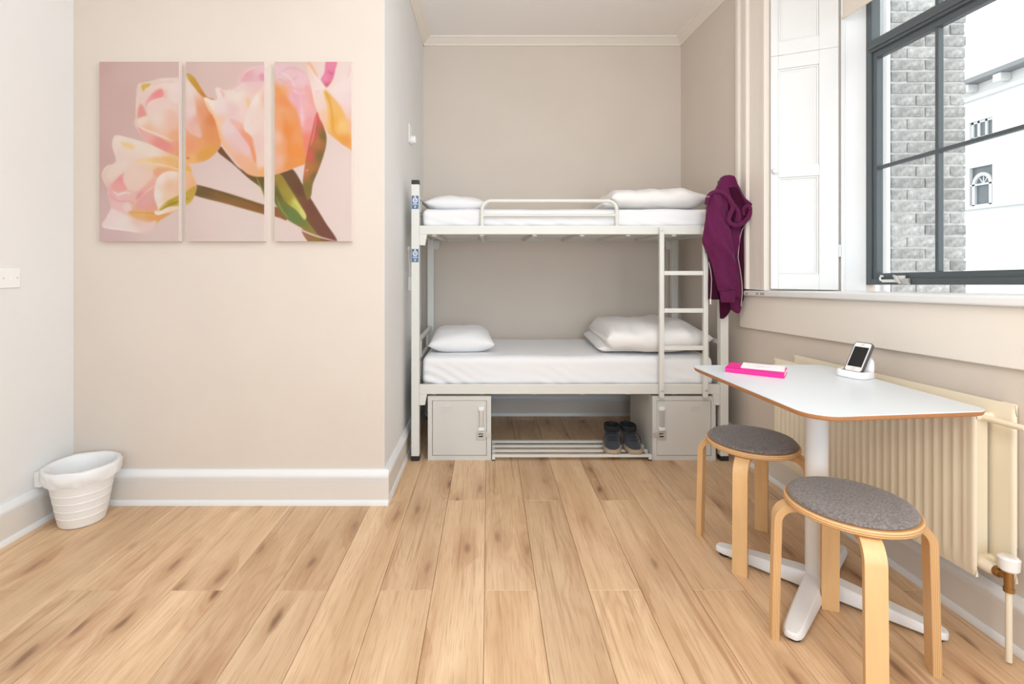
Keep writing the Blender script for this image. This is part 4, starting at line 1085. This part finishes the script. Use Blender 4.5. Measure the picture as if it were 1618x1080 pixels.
# ------------------------------------------------------------------ tulip triptych: painted once, printed on three canvases
AX0, AX1, AY0, AY1 = 150.0, 562.0, 92.0, 388.0; AW, AH = int(AX1 - AX0), int(AY1 - AY0)
SS = 2
yy, xx = np.mgrid[0:AH * SS, 0:AW * SS].astype(float)
gx = AX0 + (xx + .5) / SS; gy_ = AY0 + (yy + .5) / SS          # photo pixel coordinates
ux, uy = gx / .38896, (gy_ - 60) / .38896                       # sketch units
def field(samples, power=2.2):
    num = np.zeros(ux.shape + (3,)); den = np.zeros(ux.shape)
    for (x, y, c) in samples:
        w_ = 1.0 / ((ux - x) ** 2 + (uy - y) ** 2 + 120.0) ** (power / 2 + .3)
        num += w_[..., None] * np.array(c, float); den += w_
    return num / den[..., None]
img = field([(410, 110, (203, 168, 160)), (500, 250, (206, 173, 166)), (410, 500, (204, 168, 163)), (520, 130, (208, 178, 170)), (430, 810, (208, 178, 176)), (680, 120, (209, 180, 172)), (900, 130, (214, 186, 178)), (900, 700, (220, 200, 193)), (650, 810, (214, 192, 186)), (1000, 800, (220, 203, 196)), (1400, 600, (224, 204, 197)), (1300, 130, (216, 192, 182)), (1400, 800, (223, 204, 198))], 1.6)
def blur(a, s):
    if s <= 0: return a
    r = int(3 * s) + 1; k = np.exp(-.5 * (np.arange(-r, r + 1) / s) ** 2); k /= k.sum()
    p = np.pad(a, ((r, r), (r, r)), 'edge'); o = np.zeros((p.shape[0], a.shape[1]))
    for i, kk in enumerate(k): o += kk * p[:, i:i + a.shape[1]]
    o2 = np.zeros(a.shape)
    for i, kk in enumerate(k): o2 += kk * o[i:i + a.shape[0]]
    return o2
def mask(pts, smooth=True, soft=1.0):
    q = catmull([np.array(p, float) for p in pts], 6) if smooth else [np.array(p, float) for p in pts]
    q = np.array(q); ins = np.zeros(ux.shape, bool)
    x0, x1 = q[:, 0], np.roll(q[:, 0], -1); y0, y1 = q[:, 1], np.roll(q[:, 1], -1)
    for a, b, c, d in zip(x0, y0, x1, y1):
        if b == d: continue
        cond = ((b > uy) != (d > uy)) & (ux < (c - a) * (uy - b) / (d - b) + a)
        ins ^= cond
    return blur(ins.astype(float), soft)
def paint(pts, samples, soft=.9, smooth=True, alpha=1.0, inside=None):
    global img
    m = mask(pts, smooth, soft) * alpha
    if inside is not None: m = m * inside
    c = field(samples) if isinstance(samples, list) else np.ones(ux.shape + (3,)) * np.array(samples, float)
    img = img * (1 - m[..., None]) + c * m[..., None]
    return m
def stroke(pts, wd, color, soft=1.2, alpha=1.0, inside=None):
    p = catmull([np.array(q, float) for q in pts], 8, closed=False); n = len(p); l, r = [], []
    for i in range(n):
        t = p[min(i + 1, n - 1)] - p[max(i - 1, 0)]; t = t / (np.linalg.norm(t) + 1e-9); nn = np.array((-t[1], t[0]))
        h_ = wd / 2 * (math.sin(PI * (i + .6) / (n + .2)) ** .6); l.append(p[i] + nn * h_); r.append(p[i] - nn * h_)
    return paint(l + r[::-1], color, soft, False, alpha, inside)
# thin stems first
paint([(885, 462), (896, 440), (925, 475), (975, 530), (1045, 552), (1080, 562), (1080, 660), (1060, 610), (1010, 570), (950, 515)], [(900, 455, (112, 72, 42)), (990, 555, (110, 76, 40)), (1060, 570, (100, 84, 36)), (1070, 640, (108, 110, 60))])
stroke([(1042, 565), (1060, 610), (1075, 650)], 3, (190, 180, 90), .8)
paint([(780, 594), (900, 622), (1072, 676), (1130, 690), (1165, 740), (1110, 722), (1072, 716), (930, 676), (780, 634)], [(800, 600, (112, 88, 50)), (800, 635, (104, 80, 44)), (930, 640, (122, 90, 48)), (930, 675, (140, 98, 54)), (1060, 685, (128, 88, 42)), (1060, 712, (144, 98, 50)), (1140, 720, (140, 90, 52))])
stroke([(810, 604), (930, 638), (1070, 684)], 8, (92, 72, 40), 2.2, .5)
stroke([(800, 634), (930, 674), (1072, 714)], 4, (160, 116, 70), 1.4, .6)
# big stem and leaves at the right
paint([(1125, 545), (1185, 530), (1232, 600), (1265, 655), (1320, 745), (1370, 830), (1290, 832), (1255, 770), (1220, 715), (1170, 640)], [(1160, 560, (104, 72, 44)), (1210, 620, (100, 64, 42)), (1270, 690, (112, 68, 52)), (1330, 800, (116, 70, 58)), (1230, 720, (122, 78, 48)), (1290, 810, (112, 72, 56)), (1190, 650, (132, 92, 52))])
paint([(1225, 775), (1295, 800), (1320, 832), (1258, 832)], [(1250, 800, (150, 104, 70)), (1290, 815, (140, 112, 50)), (1310, 828, (120, 96, 50))])
paint([(1112, 556), (1140, 552), (1180, 610), (1240, 715), (1243, 735), (1300, 812), (1250, 785), (1165, 735), (1130, 692), (1112, 650)], [(1120, 570, (140, 116, 48)), (1118, 640, (96, 92, 40)), (1150, 690, (104, 112, 52)), (1190, 720, (108, 122, 62)), (1260, 780, (140, 122, 58)), (1200, 650, (140, 128, 50))])
paint([(1118, 560), (1140, 556), (1185, 625), (1215, 670), (1243, 718), (1236, 738), (1205, 700), (1160, 665), (1135, 620)], [(1130, 575, (150, 124, 52)), (1165, 640, (158, 140, 58)), (1205, 670, (188, 186, 84)), (1235, 722, (204, 200, 120)), (1150, 650, (140, 124, 44))], 1.2)
stroke([(1190, 655), (1215, 685), (1238, 724)], 9, (206, 206, 112), 2.0, .8)
stroke([(1150, 690), (1200, 730), (1260, 770)], 26, (92, 116, 58), 6, .55)
stroke([(1120, 640), (1140, 690), (1170, 730)], 5, (176, 156, 90), 1.2, .7)
stroke([(1132, 728), (1200, 768), (1280, 802), (1375, 828)], 6, (226, 196, 190), 1.0)
# flower A, upper left
A = mask([(556, 200), (566, 184), (600, 178), (650, 164), (700, 162), (730, 158), (757, 143), (790, 160), (838, 236), (872, 252), (900, 330), (898, 425), (886, 456), (840, 496), (770, 510), (742, 492), (700, 472), (620, 442), (572, 392), (546, 350), (550, 320), (552, 262)], True, .9)
def inA(pts, s, soft=1.5, alpha=1.0): return paint(pts, s, soft, True, alpha, A)
img = img * (1 - A[..., None]) + field([(570, 230, (224, 200, 188)), (600, 190, (224, 205, 190)), (680, 175, (228, 210, 200)), (640, 230, (230, 180, 170)), (580, 330, (226, 196, 186)), (640, 340, (230, 206, 194)), (700, 300, (229, 200, 190)), (715, 390, (226, 172, 150)), (738, 430, (224, 150, 106)), (770, 200, (226, 206, 198)), (770, 320, (226, 196, 186)), (815, 300, (222, 150, 110)), (860, 330, (212, 128, 80)), (860, 400, (218, 142, 88)), (770, 440, (226, 150, 110)), (840, 470, (222, 160, 84)), (780, 495, (228, 172, 112)), (700, 455, (224, 158, 140))])[...] * A[..., None]
inA([(568, 232), (600, 205), (640, 190), (690, 185), (715, 200), (650, 215), (610, 240), (585, 290), (562, 320)], [(580, 250, (226, 200, 188)), (660, 195, (230, 210, 198))], 2, .8)
inA([(574, 190), (612, 184), (606, 196), (590, 206), (582, 218)], (214, 176, 92), 1.2)
inA([(556, 300), (572, 268), (586, 285), (596, 318), (575, 325), (556, 335)], (222, 150, 142), 3)
inA([(592, 262), (622, 222), (655, 205), (664, 232), (640, 258), (612, 274), (600, 292)], [(650, 215, (232, 142, 142)), (600, 280, (228, 164, 160))], 2.5)
inA([(598, 268), (625, 250), (660, 244), (690, 250), (690, 290), (640, 310), (604, 312)], (230, 202, 194), 2.5, .9)
stroke([(596, 292), (610, 268), (640, 250), (664, 242)], 4, (238, 216, 206), 1.2, .9, A)
stroke([(650, 180), (700, 178), (735, 190)], 5, (226, 178, 174), 2.2, .7, A)
inA([(690, 190), (730, 175), (738, 260), (700, 262), (680, 230)], (232, 212, 206), 4, .8)
inA([(555, 330), (590, 318), (640, 300), (700, 290), (730, 330), (735, 400), (700, 420), (640, 400), (585, 378), (560, 352)], [(570, 335, (230, 210, 196)), (640, 330, (228, 208, 196)), (700, 330, (228, 184, 168)), (725, 400, (226, 166, 128)), (600, 375, (228, 180, 150))], 3)
inA([(562, 360), (600, 382), (660, 410), (720, 452), (742, 488), (690, 468), (610, 432), (572, 392)], [(590, 390, (226, 170, 160)), (660, 430, (222, 140, 134)), (730, 480, (226, 158, 120))], 2)
stroke([(560, 352), (580, 368), (640, 392), (700, 418)], 7, (236, 214, 204), 1.8, .95, A)
stroke([(556, 338), (556, 262), (572, 215)], 6, (232, 212, 202), 1.8, .8, A)
inA([(720, 480), (730, 420), (738, 430), (740, 490)], (224, 142, 96), 3, .8)
inA([(757, 165), (772, 190), (792, 260), (806, 340), (820, 400), (800, 398), (775, 370), (757, 352)], [(765, 200, (228, 208, 200)), (775, 300, (228, 202, 196)), (800, 370, (224, 178, 166)), (806, 330, (222, 164, 150))], 3)
stroke([(758, 356), (778, 384), (815, 400)], 7, (230, 190, 176), 2.2, .8, A)
inA([(757, 143), (782, 148), (812, 188), (850, 236), (874, 252), (838, 246), (812, 228), (786, 196), (764, 168)], [(762, 150, (196, 160, 70)), (800, 190, (192, 146, 54)), (830, 232, (194, 124, 44)), (866, 250, (206, 142, 82))], 1.3)
inA([(800, 470), (850, 440), (892, 440), (870, 470), (830, 495), (800, 500)], (208, 150, 66), 5, .6)
stroke([(757, 484), (770, 490)], 6, (172, 92, 62), 1.5, .8, A)
# flower B, lower left
Bm = mask([(456, 440), (460, 405), (474, 394), (505, 400), (600, 428), (680, 465), (745, 492), (775, 525), (780, 548), (796, 585), (796, 620), (772, 672), (725, 695), (682, 720), (642, 748), (620, 785), (588, 795), (520, 784), (418, 768), (432, 728), (450, 688), (436, 640), (436, 612), (412, 560), (430, 522), (470, 502)], True, .9)
img = img * (1 - Bm[..., None]) + field([(480, 410, (232, 214, 202)), (560, 430, (230, 212, 200)), (500, 480, (228, 206, 194)), (620, 470, (230, 212, 198)), (700, 510, (228, 180, 128)), (770, 540, (226, 176, 118)), (640, 520, (228, 196, 158)), (440, 555, (226, 198, 184)), (540, 560, (228, 202, 190)), (600, 590, (226, 178, 164)), (560, 640, (224, 180, 170)), (450, 630, (226, 176, 172)), (600, 660, (222, 162, 156)), (480, 690, (228, 186, 182)), (560, 715, (222, 168, 122)), (650, 725, (222, 160, 100)), (480, 740, (230, 214, 206)), (560, 780, (228, 208, 202)), (610, 750, (224, 184, 164)), (430, 762, (232, 216, 208))])[...] * Bm[..., None]
def inB(pts, s, soft=1.5, alpha=1.0): return paint(pts, s, soft, True, alpha, Bm)
inB([(490, 424), (520, 426), (548, 438), (540, 452), (516, 448), (498, 436)], (232, 200, 148), 3)
inB([(548, 500), (620, 484), (700, 486), (750, 505), (782, 545), (730, 538), (660, 512), (600, 508)], [(580, 500, (230, 200, 156)), (680, 495, (226, 176, 116)), (760, 530, (224, 168, 100)), (660, 510, (228, 186, 132))], 3)
stroke([(560, 505), (640, 512), (720, 532), (782, 552)], 4, (240, 208, 170), 1.4, .9, Bm)
inB([(640, 524), (700, 534), (700, 545), (650, 570), (620, 550)], (226, 158, 120), 4, .8)
inB([(452, 600), (478, 565), (504, 548), (502, 580), (516, 612), (498, 624), (470, 622)], [(495, 560, (230, 148, 148)), (470, 610, (230, 166, 158))], 2)
inB([(502, 552), (560, 540), (620, 545), (600, 590), (560, 620), (520, 610), (505, 585)], (230, 200, 186), 4, .8)
stroke([(458, 622), (480, 636), (505, 628), (530, 632)], 8, (236, 214, 210), 1.6, .95, Bm)
stroke([(446, 640), (480, 662), (520, 662), (548, 672)], 6, (226, 156, 164), 2, .8, Bm)
inB([(555, 640), (600, 590), (634, 570), (630, 620), (620, 650), (570, 668)], [(600, 600, (226, 172, 158)), (560, 655, (220, 150, 148))], 3)
stroke([(545, 672), (580, 640), (610, 612), (632, 600)], 4, (234, 200, 194), 1.5, .8, Bm)
inB([(548, 680), (590, 636), (628, 616), (640, 690), (590, 700)], [(600, 650, (220, 164, 158)), (630, 690, (222, 158, 140))], 3)
inB([(500, 678), (520, 668), (535, 690), (525, 708), (505, 700)], (228, 202, 196), 2.5)
inB([(520, 706), (580, 702), (640, 706), (690, 712), (650, 742), (600, 742), (560, 730)], [(560, 712, (224, 172, 112)), (640, 722, (222, 158, 92))], 3)
stroke([(520, 708), (590, 710), (640, 712)], 3, (196, 134, 78), 1.3, .7, Bm)
inB([(600, 748), (640, 740), (720, 696), (770, 672), (730, 700), (690, 722), (640, 752)], (222, 158, 96), 4, .7)
inB([(452, 692), (500, 714), (560, 738), (600, 750), (634, 742), (620, 784), (588, 794), (520, 784), (420, 768), (432, 728)], [(455, 710, (232, 210, 206)), (500, 750, (230, 216, 210)), (560, 745, (226, 190, 176)), (620, 770, (224, 196, 192)), (540, 780, (230, 214, 206))], 2.5)
stroke([(418, 766), (480, 776), (560, 790)], 7, (238, 226, 212), 1.6, .8, Bm)
stroke([(420, 760), (436, 726), (452, 692)], 5, (234, 204, 200), 1.4, .9, Bm)
stroke([(540, 792), (590, 792), (620, 778)], 6, (216, 178, 178), 2.2, .7, Bm)
stroke([(412, 560), (432, 600), (438, 640)], 5, (232, 206, 194), 1.6, .8, Bm)
stroke([(414, 556), (432, 524), (470, 504)], 6, (234, 214, 202), 2, .8, Bm)
inB([(470, 500), (520, 505), (500, 545), (450, 580), (430, 550)], (230, 210, 196), 5, .7)
# its cupped outer petal with the olive stripe
inB([(626, 640), (632, 590), (652, 555), (690, 540), (745, 550), (775, 556), (797, 590), (796, 628), (765, 676), (710, 700), (660, 714), (632, 714), (628, 702), (642, 696)], [(640, 640, (230, 216, 208)), (650, 570, (232, 216, 206)), (700, 550, (230, 212, 200)), (690, 600, (226, 182, 152)), (750, 580, (226, 176, 140)), (785, 595, (226, 170, 130)), (680, 650, (226, 192, 160)), (650, 690, (230, 214, 202)), (720, 690, (228, 204, 180)), (790, 640, (206, 166, 84))], 1.3)
inB([(644, 700), (672, 668), (705, 648), (745, 630), (790, 602), (796, 632), (770, 668), (735, 682), (690, 684)], [(660, 690, (196, 172, 76)), (700, 668, (176, 150, 48)), (740, 650, (186, 156, 54)), (790, 625, (190, 154, 66)), (740, 680, (206, 178, 96))], 1.6)
stroke([(648, 702), (680, 682), (720, 666), (770, 650)], 5, (128, 104, 30), 1.6, .8, Bm)
stroke([(628, 712), (646, 714), (664, 706)], 8, (236, 226, 216), 1.5, .9, Bm)
# flower C, centre
C = mask([(829, 246), (840, 242), (862, 252), (884, 246), (874, 208), (888, 200), (912, 212), (930, 208), (962, 184), (972, 150), (1000, 124), (1060, 112), (1120, 106), (1165, 104), (1215, 122), (1242, 142), (1270, 200), (1288, 280), (1292, 320), (1266, 420), (1240, 505), (1212, 522), (1150, 545), (1110, 556), (1080, 562), (1035, 562), (992, 542), (930, 470), (898, 420), (872, 330), (846, 290)], True, .9)
img = img * (1 - C[..., None]) + field([(850, 260, (232, 218, 208)), (900, 280, (228, 208, 204)), (960, 230, (230, 214, 204)), (1000, 150, (224, 182, 182)), (1060, 150, (222, 178, 180)), (900, 340, (230, 188, 158)), (940, 340, (226, 194, 194)), (960, 420, (224, 182, 176)), (980, 500, (226, 172, 140)), (1040, 540, (224, 168, 126)), (1000, 300, (230, 204, 196)), (1050, 300, (228, 206, 194)), (1060, 450, (228, 190, 174)), (1140, 140, (222, 190, 196)), (1220, 170, (226, 186, 192)), (1200, 240, (226, 172, 178)), (1140, 230, (226, 158, 100)), (1170, 330, (228, 146, 86)), (1180, 440, (226, 140, 74)), (1130, 480, (226, 168, 142)), (1130, 380, (226, 160, 116)), (1215, 420, (226, 144, 88)), (1240, 330, (228, 150, 140)), (1255, 420, (224, 130, 110)), (1270, 260, (228, 164, 156)), (1230, 500, (222, 142, 74)), (1130, 540, (224, 178, 150))])[...] * C[..., None]
def inC(pts, s, soft=1.5, alpha=1.0): return paint(pts, s, soft, True, alpha, C)
inC([(976, 180), (990, 140), (1040, 118), (1084, 112), (1084, 180), (1040, 190)], [(1000, 150, (220, 166, 172)), (1060, 130, (226, 186, 190)), (1050, 175, (222, 176, 178))], 2)
stroke([(975, 178), (995, 140), (1040, 116), (1080, 112)], 5, (230, 204, 206), 1.6, .9, C)
inC([(1052, 150), (1072, 145), (1080, 176), (1062, 172)], (220, 150, 168), 2.5)
inC([(948, 205), (970, 184), (1010, 178), (1080, 182), (1060, 215), (1000, 210), (962, 222)], [(970, 195, (228, 200, 196)), (1040, 192, (226, 190, 190))], 2.5, .8)
stroke([(934, 214), (952, 196), (976, 184)], 10, (214, 170, 170), 2.4, .7, C)
stroke([(888, 205), (905, 225), (910, 242)], 8, (228, 156, 156), 2.2, .8, C)
inC([(876, 206), (890, 200), (896, 222), (890, 244), (880, 240)], (230, 212, 206), 2)
inC([(985, 262), (1010, 240), (1030, 300), (1010, 350), (985, 330)], (228, 200, 190), 6, .7)
stroke([(1000, 240), (1012, 270), (1014, 300)], 12, (234, 178, 110), 4, .8, C)
inC([(920, 268), (950, 262), (970, 290), (950, 320), (925, 300)], (222, 184, 186), 7, .6)
stroke([(835, 256), (862, 310), (880, 360), (905, 420), (940, 470)], 14, (234, 176, 112), 3.2, .85, C)
inC([(900, 360), (935, 320), (985, 350), (1020, 420), (1010, 480), (960, 440), (920, 410)], [(930, 360, (226, 200, 198)), (980, 420, (224, 184, 182)), (950, 420, (224, 188, 184))], 5)
inC([(930, 330), (975, 342), (1018, 388), (1038, 440), (1042, 500), (1032, 500), (1015, 445), (985, 400)], [(950, 340, (228, 178, 168)), (1010, 410, (228, 150, 120)), (1036, 470, (226, 142, 100))], 2)
inC([(990, 366), (1004, 300), (1032, 240), (1060, 205), (1084, 186), (1084, 420), (1050, 440), (1022, 400)], [(1005, 350, (228, 210, 200)), (1040, 250, (232, 218, 208)), (1030, 340, (228, 204, 194)), (1078, 250, (228, 182, 162)), (1070, 400, (228, 196, 186))], 1.8)
inC([(1030, 400), (1084, 400), (1084, 562), (1050, 540), (1040, 480)], [(1050, 420, (226, 194, 184)), (1060, 500, (228, 198, 188)), (1075, 550, (228, 164, 100))], 3)
inC([(1116, 170), (1124, 190), (1170, 250), (1205, 300), (1224, 380), (1240, 440), (1236, 500), (1200, 524), (1150, 545), (1116, 552)], [(1122, 200, (226, 154, 86)), (1160, 260, (226, 142, 88)), (1140, 300, (226, 160, 110)), (1124, 400, (228, 176, 150)), (1170, 380, (226, 136, 70)), (1200, 460, (226, 140, 64)), (1216, 400, (226, 150, 94)), (1130, 500, (226, 172, 146)), (1180, 520, (222, 142, 72))], 4)
stroke([(1150, 300), (1172, 400), (1180, 500)], 16, (222, 128, 58), 6, .5, C)
inC([(1215, 250), (1250, 190), (1280, 260), (1290, 320), (1262, 430), (1240, 480), (1226, 360), (1212, 300)], [(1235, 260, (228, 176, 176)), (1270, 250, (228, 160, 150)), (1250, 340, (226, 150, 148)), (1250, 420, (226, 126, 104)), (1228, 330, (226, 180, 186))], 3)
stroke([(1222, 230), (1226, 300), (1228, 360)], 8, (232, 196, 204), 2.6, .7, C)
for pth, cl in (([(1130, 150), (1170, 122), (1215, 128), (1242, 150)], (212, 170, 182)), ([(1120, 180), (1140, 168), (1160, 180), (1190, 170), (1215, 150)], (214, 168, 182)), ([(1180, 200), (1195, 240), (1215, 280)], (224, 164, 182)), ([(1190, 210), (1215, 225), (1240, 220)], (236, 206, 208)), ([(1140, 140), (1175, 160), (1200, 200)], (232, 206, 210))): stroke(pth, 8, cl, 2.2, .75, C)
inC([(1190, 220), (1225, 215), (1245, 240), (1215, 300), (1196, 260)], (224, 164, 178), 5, .5)
# the red-edged bud leaf
paint([(1288, 300), (1312, 352), (1326, 400), (1322, 450), (1300, 520), (1272, 590), (1264, 640), (1250, 658), (1238, 630), (1230, 590), (1236, 530), (1246, 470), (1262, 400)], [(1288, 320, (204, 88, 84)), (1272, 400, (206, 88, 86)), (1258, 480, (198, 90, 72)), (1290, 420, (176, 112, 62)), (1312, 400, (116, 96, 38)), (1300, 480, (120, 98, 44)), (1262, 530, (168, 112, 56)), (1240, 540, (196, 112, 76)), (1280, 560, (112, 96, 46)), (1246, 610, (122, 104, 48)), (1258, 640, (128, 108, 54))], 1.0)
stroke([(1286, 310), (1276, 380), (1262, 440)], 5, (232, 150, 150), 1.4, .7)
stroke([(1242, 540), (1252, 534)], 3, (228, 190, 150), .8, .8)
# flower D, upper right corner
D = mask([(1240, 90), (1460, 90), (1460, 462), (1437, 462), (1390, 432), (1335, 388), (1300, 330), (1276, 262), (1262, 190), (1248, 130)], False, .9)
img = img * (1 - D[..., None]) + field([(1255, 120, (228, 200, 186)), (1290, 130, (226, 202, 196)), (1280, 200, (230, 208, 202)), (1290, 270, (230, 202, 192)), (1310, 330, (228, 186, 164)), (1345, 340, (230, 184, 122)), (1390, 120, (228, 206, 200)), (1420, 180, (230, 210, 204)), (1380, 230, (230, 208, 204)), (1425, 280, (228, 200, 194)), (1420, 380, (228, 176, 146)), (1400, 420, (224, 154, 84)), (1370, 380, (224, 160, 72)), (1436, 450, (226, 160, 92))])[...] * D[..., None]
def inD(pts, s, soft=1.5, alpha=1.0): return paint(pts, s, soft, True, alpha, D)
inD([(1244, 98), (1262, 98), (1290, 150), (1282, 160), (1262, 140)], (228, 176, 146), 3)
inD([(1326, 92), (1368, 92), (1362, 130), (1352, 168), (1328, 200), (1312, 184), (1304, 166), (1318, 140)], [(1340, 105, (220, 132, 158)), (1320, 165, (224, 134, 162)), (1350, 150, (212, 116, 148)), (1328, 195, (200, 100, 120))], 1.5)
stroke([(1332, 134), (1345, 145), (1354, 140)], 4, (190, 84, 118), 1.2, .8, D)
stroke([(1250, 110), (1285, 165), (1322, 204)], 9, (234, 216, 210), 2.2, .9, D)
stroke([(1272, 210), (1300, 202), (1325, 212)], 10, (232, 216, 204), 2.5, .8, D)
stroke([(1280, 222), (1300, 216)], 10, (216, 184, 170), 4, .6, D)
inD([(1316, 212), (1345, 232), (1385, 280), (1410, 340), (1425, 420), (1400, 430), (1362, 400), (1340, 350), (1330, 280)], [(1322, 220, (214, 166, 80)), (1360, 270, (228, 176, 104)), (1350, 350, (226, 166, 72)), (1390, 360, (230, 186, 118)), (1395, 420, (222, 150, 70))], 3.5)
stroke([(1318, 214), (1340, 260), (1350, 320), (1352, 370), (1376, 410)], 7, (212, 150, 52), 2.2, .85, D)
inD([(1340, 205), (1400, 170), (1440, 180), (1440, 350), (1410, 300), (1370, 250)], [(1380, 200, (230, 212, 206)), (1430, 250, (228, 204, 202)), (1425, 330, (226, 190, 182))], 4, .85)
stroke([(1430, 110), (1418, 140), (1410, 160)], 6, (224, 186, 176), 2.5, .6, D)
img = np.clip(img, 0, 255)
img = img.reshape(AH, SS, AW, SS, 3).mean(axis=(1, 3))          # one colour per photo pixel
ART_GAIN = 0.80
def tolin(a):
    a = a / 255.0
    return np.where(a <= .04045, a / 12.92, ((a + .055) / 1.055) ** 2.4)
ART = np.clip(tolin(img) * ART_GAIN, 0, 1)

M['print'] = bpy.data.materials.new('printed_canvas'); M['print'].use_nodes = True
nt = M['print'].node_tree; b_ = nt.nodes['Principled BSDF']; b_.inputs['Roughness'].default_value = .45; b_.inputs['Specular IOR Level'].default_value = .3
va_ = nt.nodes.new('ShaderNodeVertexColor'); va_.layer_name = 'print'; nt.links.new(va_.outputs[0], b_.inputs['Base Color'])
M['canvas_edge'] = mat('canvas_side', (232, 218, 212), .6)

def sample(px_, py_):
    fx = np.clip(px_ - AX0 - .5, 0, AW - 1.001); fy = np.clip(py_ - AY0 - .5, 0, AH - 1.001)
    i, j = fx.astype(int), fy.astype(int); a, b = (fx - i)[..., None], (fy - j)[..., None]
    return ART[j, i] * (1 - a) * (1 - b) + ART[j, i + 1] * a * (1 - b) + ART[j + 1, i] * (1 - a) * b + ART[j + 1, i + 1] * a * b
YC = YF - .030
def canvas(x0, x1, y0, y1, label):
    a, b = px_y(x0, y1, YC), px_y(x1, y0, YC)
    t = thing('canvas_print', label, 'picture', ((a.x + b.x) / 2, YF, a.z), 0, 'tulip canvas triptych')
    nx, nz = int((x1 - x0) * 1.15), int((y1 - y0) * 1.15)
    gx, gz = np.meshgrid(np.linspace(0, 1, nx + 1), np.linspace(0, 1, nz + 1))
    vx = a.x + gx * (b.x - a.x) - t.location.x; vz = gz * (b.z - a.z); vy = np.full_like(vx, YC - YF)
    co = np.stack([vx, vy, vz], -1).reshape(-1, 3)
    idx = np.arange((nx + 1) * (nz + 1)).reshape(nz + 1, nx + 1)
    q = np.stack([idx[:-1, :-1], idx[:-1, 1:], idx[1:, 1:], idx[1:, :-1]], -1).reshape(-1, 4)
    me = bpy.data.meshes.new('printed_face'); me.vertices.add(len(co)); me.vertices.foreach_set('co', co.ravel())
    me.loops.add(q.size); me.loops.foreach_set('vertex_index', q.ravel()); me.polygons.add(len(q)); me.polygons.foreach_set('loop_start', np.arange(0, q.size, 4))
    me.update(calc_edges=True)
    at_ = me.color_attributes.new('print', 'FLOAT_COLOR', 'POINT')
    c = sample(x0 + gx * (x1 - x0), y1 - gz * (y1 - y0)).reshape(-1, 3); c4 = np.concatenate([c, np.ones((len(c), 1))], 1)
    at_.data.foreach_set('color', c4.ravel()); me.materials.append(M['print'])
    o = bpy.data.objects.new('printed_face', me); COL.objects.link(o); o.parent = t
    MB().box(a.x, b.x, YC + .0006, YF - .001, a.z, b.z).build('stretcher_edge', M['canvas_edge'], t)
    return t
canvas(157, 282.5, 97.5, 381, 'left canvas of the pink tulip triptych, two flower heads')
canvas(293.5, 417.5, 97.5, 381, 'middle canvas of the pink tulip triptych, brown stem crossing it')
canvas(434, 555.5, 97.5, 381, 'right canvas of the pink tulip triptych, green leaf and thick stem')
